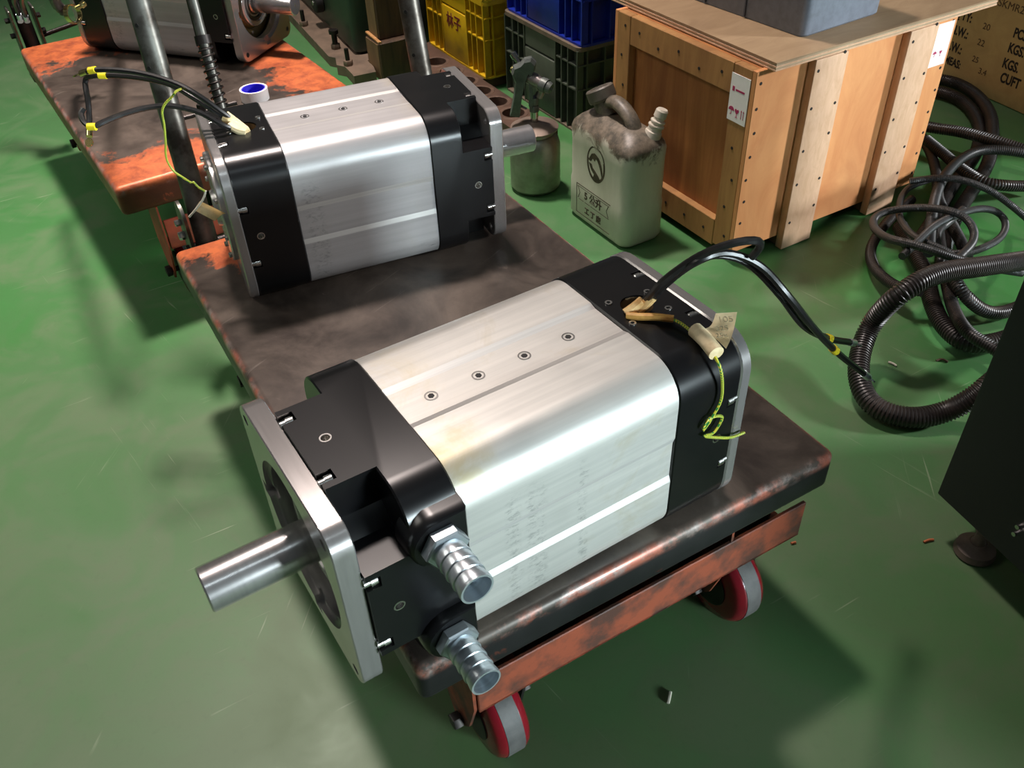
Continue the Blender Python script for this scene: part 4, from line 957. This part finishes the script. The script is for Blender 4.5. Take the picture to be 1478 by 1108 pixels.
g0, g1 = at(511, 110, .034), at(434, 28, .034)
gd = (g0-g1).normalized(); gth = math.atan2(gd.y, gd.x); Mg = frame(g0.x, g0.y, 0, gth)   # local x toward the viewer end
gm = thing('green_machine', 'dark green machine on a thick iron base with two tall bolts', 'machine', Mg)
poly = [(0, 0), (0, .075), (-.05, .084), (-.11, .084), (-.11, .27), (-1.1, .27), (-1.1, -.02), (-.215, -.02), (-.19, -.004), (-.125, -.02), (-.095, 0)]
b = NB(); prism(b, poly, .001, .034); obj('base_plate', b, MAT['machplate'], gm)
b = NB(); box(b, -1.05, -.17, .062, .265, .034, .62, .02, 3); obj('housing', b, MAT['machine'], gm)
b = NB(); box(b, -.62, -.44, .0575, .063, .16, .26, .002, 1); obj('name_plate', b, MAT['gcrate'], gm)
b = NB(); cyl(b, (-.52, .062, .12), (-.52, .03, .12), .035, 24, ch=.004); kn = obj('round_plug', b, MAT['void'], gm)
b = NB(); cyl(b, (-.52, .031, .12), (-.52, .027, .12), .008, 14); obj('plug_screw', b, MAT['screw'], kn)
IG = Mg.inverted()
for (u, v, big) in ((485, 70, 1), (503, 94, 0), (439, 37, 0)):
    q = IG @ at(u, v, .034); b = NB()
    r = .0095 if big else .0075; hh = .052 if big else .055
    lathe(b, (q.x, q.y, .034), (0, 0, 1), [(0, r), (hh, r)]+([(hh, .0165), (hh+.012, .0165)] if big else []), 16); bo = obj('anchor_bolt', b, MAT['dark'], gm)
    b = NB(); hexnut(b, (q.x, q.y, .034), (0, 0, 1), .016, .017); obj('nut', b, MAT['machplate'], bo)

# ------------------------------------------------------------------ cabinet at the right edge
cA, cB = at(1352, 712, .08), at(1478, 830, .08); cdv = (cB-cA).normalized()
Mc = frame(cA.x, cA.y, 0, math.atan2(cdv.y, cdv.x))
cbn = thing('machine_cabinet', 'black steel cabinet on levelling feet at the right edge', 'cabinet', Mc)
b = NB(); box(b, 0, .75, 0, .5, .08, 1.25, .003, 2); obj('cabinet_body', b, MAT['cab'], cbn)
b = NB(); box(b, .03, .72, .03, .47, .06, .08); obj('plinth_frame', b, MAT['cab'], cbn)
IC = Mc.inverted(); fq = IC @ at(1383, 806, 0)
for (fx, fy) in ((fq.x, max(fq.y, .035)), (.70, .06), (.06, .44), (.70, .44)):
    b = NB(); lathe(b, (fx, fy, .0005), (0, 0, 1), [(0, .028), (.003, .031), (.014, .029), (.022, .016), (.026, .013), (.026, .009)], 28); ft = obj('levelling_foot', b, MAT['foot'], cbn)
    b = NB(); lathe(b, (fx, fy, .02), (0, 0, 1), [(0, .012), (.006, .012), (.012, .0085), (.065, .0085)], 16); hexnut(b, (fx, fy, .05), (0, 0, 1), .013, .01); obj('foot_stem', b, MAT['foot'], ft)
for zz in (.13, .145):
    q = IC @ on(1474, 752, cA, Vector((cdv.y, -cdv.x, 0)))
    b = NB(); cyl(b, (q.x, .001, zz), (q.x, -.003, zz), .0035, 10); obj('panel_screw', b, MAT['screw'], cbn)

# ------------------------------------------------------------------ conduit hoses
GH = 'black conduit hoses heaped on the floor'
LAID = []                                # points of the hoses already laid: (x, y, z, radius)
def hose(pts, d, pitch, label, m='conduit', deep=.11):
    r = d/2; S = smooth_path([Vector((u, v, z*400)) for u, v, z in pts], 6.0)
    Q = [[p.x, p.y, max(p.z/400, r+.0005)] for p in S]; W = [at(*q) for q in Q]
    for rep in range(4):
        need = []
        own = [(W[k].x, W[k].y, W[k].z, r, k) for k in range(len(W))]
        for i, p in enumerate(W):
            z = Q[i][2]
            for (x, y, zz, rr) in LAID:
                dd = (p.x-x)**2+(p.y-y)**2; R_ = (r+rr)*1.03
                if dd < R_*R_: z = max(z, zz+math.sqrt(R_*R_-dd))
            for (x, y, zz, rr, k) in own[:max(0, i-22)]:
                dd = (p.x-x)**2+(p.y-y)**2; R_ = 2*r*1.03
                if dd < R_*R_: z = max(z, zz+math.sqrt(R_*R_-dd))
            need.append(z)
        n = len(need); dil = [max(need[max(0, i-2):i+3]) for i in range(n)]
        sm = [max(need[i], sum(dil[max(0, i-4):i+5])/len(dil[max(0, i-4):i+5])) for i in range(n)]
        for i in range(n): Q[i][2] = max(Q[i][2], sm[i])
        W = [at(*q) for q in Q]
    for p in W: LAID.append((p.x, p.y, p.z, r))
    P = [sum(W[max(0, i-1):i+2], Vector())/len(W[max(0, i-1):i+2]) for i in range(len(W))][::2]+[W[-1]]
    b = NB(); S = smooth_path(P, pitch/2)
    tube(b, P, r, 14 if d > .02 else 10, pitch/4, rfun=lambda i: r if i % 4 < 2 else r*(1-deep))
    o = obj('conduit_hose', b, MAT[m], ang=.55); tag(o, label, 'hose', GH); return o
hose([(1325, 128, .02), (1362, 134, .02), (1392, 148, .02), (1410, 172, .02), (1414, 200, .018), (1405, 228, .018), (1385, 255, .018), (1365, 285, .018), (1345, 320, .018), (1325, 350, .018)], .034, .0055, 'inner of two fat hoses arching behind the wooden crate')
hose([(1340, 112, .022), (1380, 120, .022), (1412, 140, .022), (1430, 168, .022), (1432, 200, .02), (1428, 230, .018), (1412, 262, .018), (1390, 295, .018), (1372, 330, .018), (1362, 365, .018), (1358, 400, .018)], .034, .0055, 'outer of two fat hoses arching behind the wooden crate')
hose([(1330, 196, .02), (1345, 225, .02), (1352, 255, .02), (1354, 285, .016), (1360, 300, .012), (1385, 345, .012), (1396, 372, .012)], .026, .005, 'dark hose lying lowest at the crate corner')
hose([(1298, 325, .02), (1318, 362, .02), (1337, 400, .02), (1345, 435, .022), (1362, 470, .03), (1395, 495, .03), (1440, 492, .03), (1490, 474, .03)], .036, .006, 'thick dull hose bending under the big loop toward the black cabinet')
hose([(1352, 300, .018), (1356, 350, .018), (1366, 405, .018), (1378, 450, .02), (1398, 480, .022), (1430, 500, .02), (1480, 530, .015)], .026, .005, 'middle hose squeezed between the two thick bends')
hose([(1372, 395, .016), (1392, 425, .016), (1420, 448, .018), (1450, 450, .018), (1495, 432, .018)], .028, .0052, 'hose end curving right above the other bends by the cabinet')
hose([(1318, 286, .02), (1290, 310, .02), (1266, 340, .018), (1256, 366, .016), (1266, 392, .016), (1296, 414, .016), (1330, 420, .014)], .024, .0055, 'ribbed hose bulging left at the crate foot')
hose([(1392, 300, .010), (1372, 318, .014), (1353, 335, .016), (1352, 352, .016), (1358, 372, .014), (1354, 392, .012)], .018, .0045, 'short crooked hose piece in the heap centre', 'conduit2', .08)
hose([(1335, 200, .03), (1362, 222, .025), (1388, 244, .018), (1420, 262, .016), (1455, 268, .016), (1500, 268, .016)], .028, .0072, 'coarsely ribbed hose dropping to the floor at the right', deep=.2)
hose([(1310, 176, .045), (1345, 184, .05), (1385, 190, .055), (1425, 200, .055), (1500, 222, .05)], .030, .0062, 'straight ribbed hose running right from behind the crate', deep=.16)
hose([(1510, 226, .016), (1450, 217, .03), (1412, 218, .038), (1384, 232, .04), (1362, 256, .036), (1350, 285, .03), (1344, 320, .024), (1341, 365, .02)], .024, .0048, 'hose crossing the heap upright from the back', 'conduit2', .08)
hose([(1345, 258, .035), (1310, 272, .035), (1298, 295, .03), (1300, 318, .028), (1318, 340, .026), (1346, 354, .022), (1372, 366, .02), (1398, 390, .012)], .0155, .004, 'thin hose hooked downwards in a half loop', 'conduit2', .07)
hose([(1300, 372, .012), (1325, 348, .018), (1350, 325, .024), (1386, 308, .03), (1420, 301, .03), (1444, 309, .03), (1452, 326, .028), (1443, 344, .026), (1418, 358, .024), (1388, 366, .02), (1360, 364, .015)], .0165, .004, 'thin hose loop lying furthest right on bare floor', 'conduit2', .09)
hose([(1310, 262, .022), (1350, 257, .03), (1385, 259, .032), (1420, 271, .03), (1450, 289, .026), (1500, 330, .02)], .0165, .004, 'thin hose sweeping right over the green floor', 'conduit2', .07)
hose([(1478, 394, .03), (1430, 386, .035), (1378, 372, .04), (1322, 354, .045), (1280, 343, .045), (1260, 326, .045), (1264, 312, .045), (1290, 303, .045), (1340, 300, .048), (1385, 309, .05), (1405, 330, .048), (1404, 350, .044), (1390, 366, .04), (1380, 376, .03)], .0175, .004, 'thin hose of the wide flat loop in the middle of the heap', 'conduit2', .07)
hose([(1500, 372, .07), (1470, 377, .075), (1420, 384, .08), (1350, 396, .085), (1300, 424, .08), (1262, 462, .06), (1243, 505, .04), (1240, 545, .026), (1254, 578, .022), (1285, 597, .022), (1330, 602, .022), (1385, 585, .022), (1440, 545, .022), (1500, 490, .022)], .040, .0062, 'thickest ribbed hose making the big loop nearest the cart')

# ------------------------------------------------------------------ litter on the floor
def litter(u, v, z, pts, m, label, cat):
    b = NB(); c = at(u, v, 0); tube(b, [Vector(p) for p in pts], .0022, 6, .005)
    for v_ in b.verts: v_.co.z = max(.0004, v_.co.z)
    tag(obj('floor_scrap', b, MAT[m], M=Matrix.Translation(c)), label, cat, 'scraps on the floor')
litter(1340, 783, 0, [(-.008, 0, .002), (0, .003, .003), (.009, .004, .002)], 'chip', 'orange curled chip on floor left of the levelling foot', 'scrap')
litter(966, 1008, 0, [(-.003, -.008, .002), (.0, .0, .003), (.003, .009, .002)], 'lint', 'pale scrap on shadowed floor under the front cart', 'scrap')
litter(1288, 526, 0, [(-.006, .006, .002), (.0, .0, .003), (.005, -.007, .002)], 'lint', 'pale sliver inside the biggest hose loop', 'scrap')
litter(1360, 522, 0, [(-.012, .002, .002), (.0, .004, .004), (.009, -.004, .002)], 'oldwood', 'dark curled shaving beside the hoses near the cabinet', 'scrap')
litter(1145, 785, 0, [(-.004, .0, .002), (.004, .002, .002)], 'chip', 'tiny brown scrap just right of the cart beam', 'scrap')
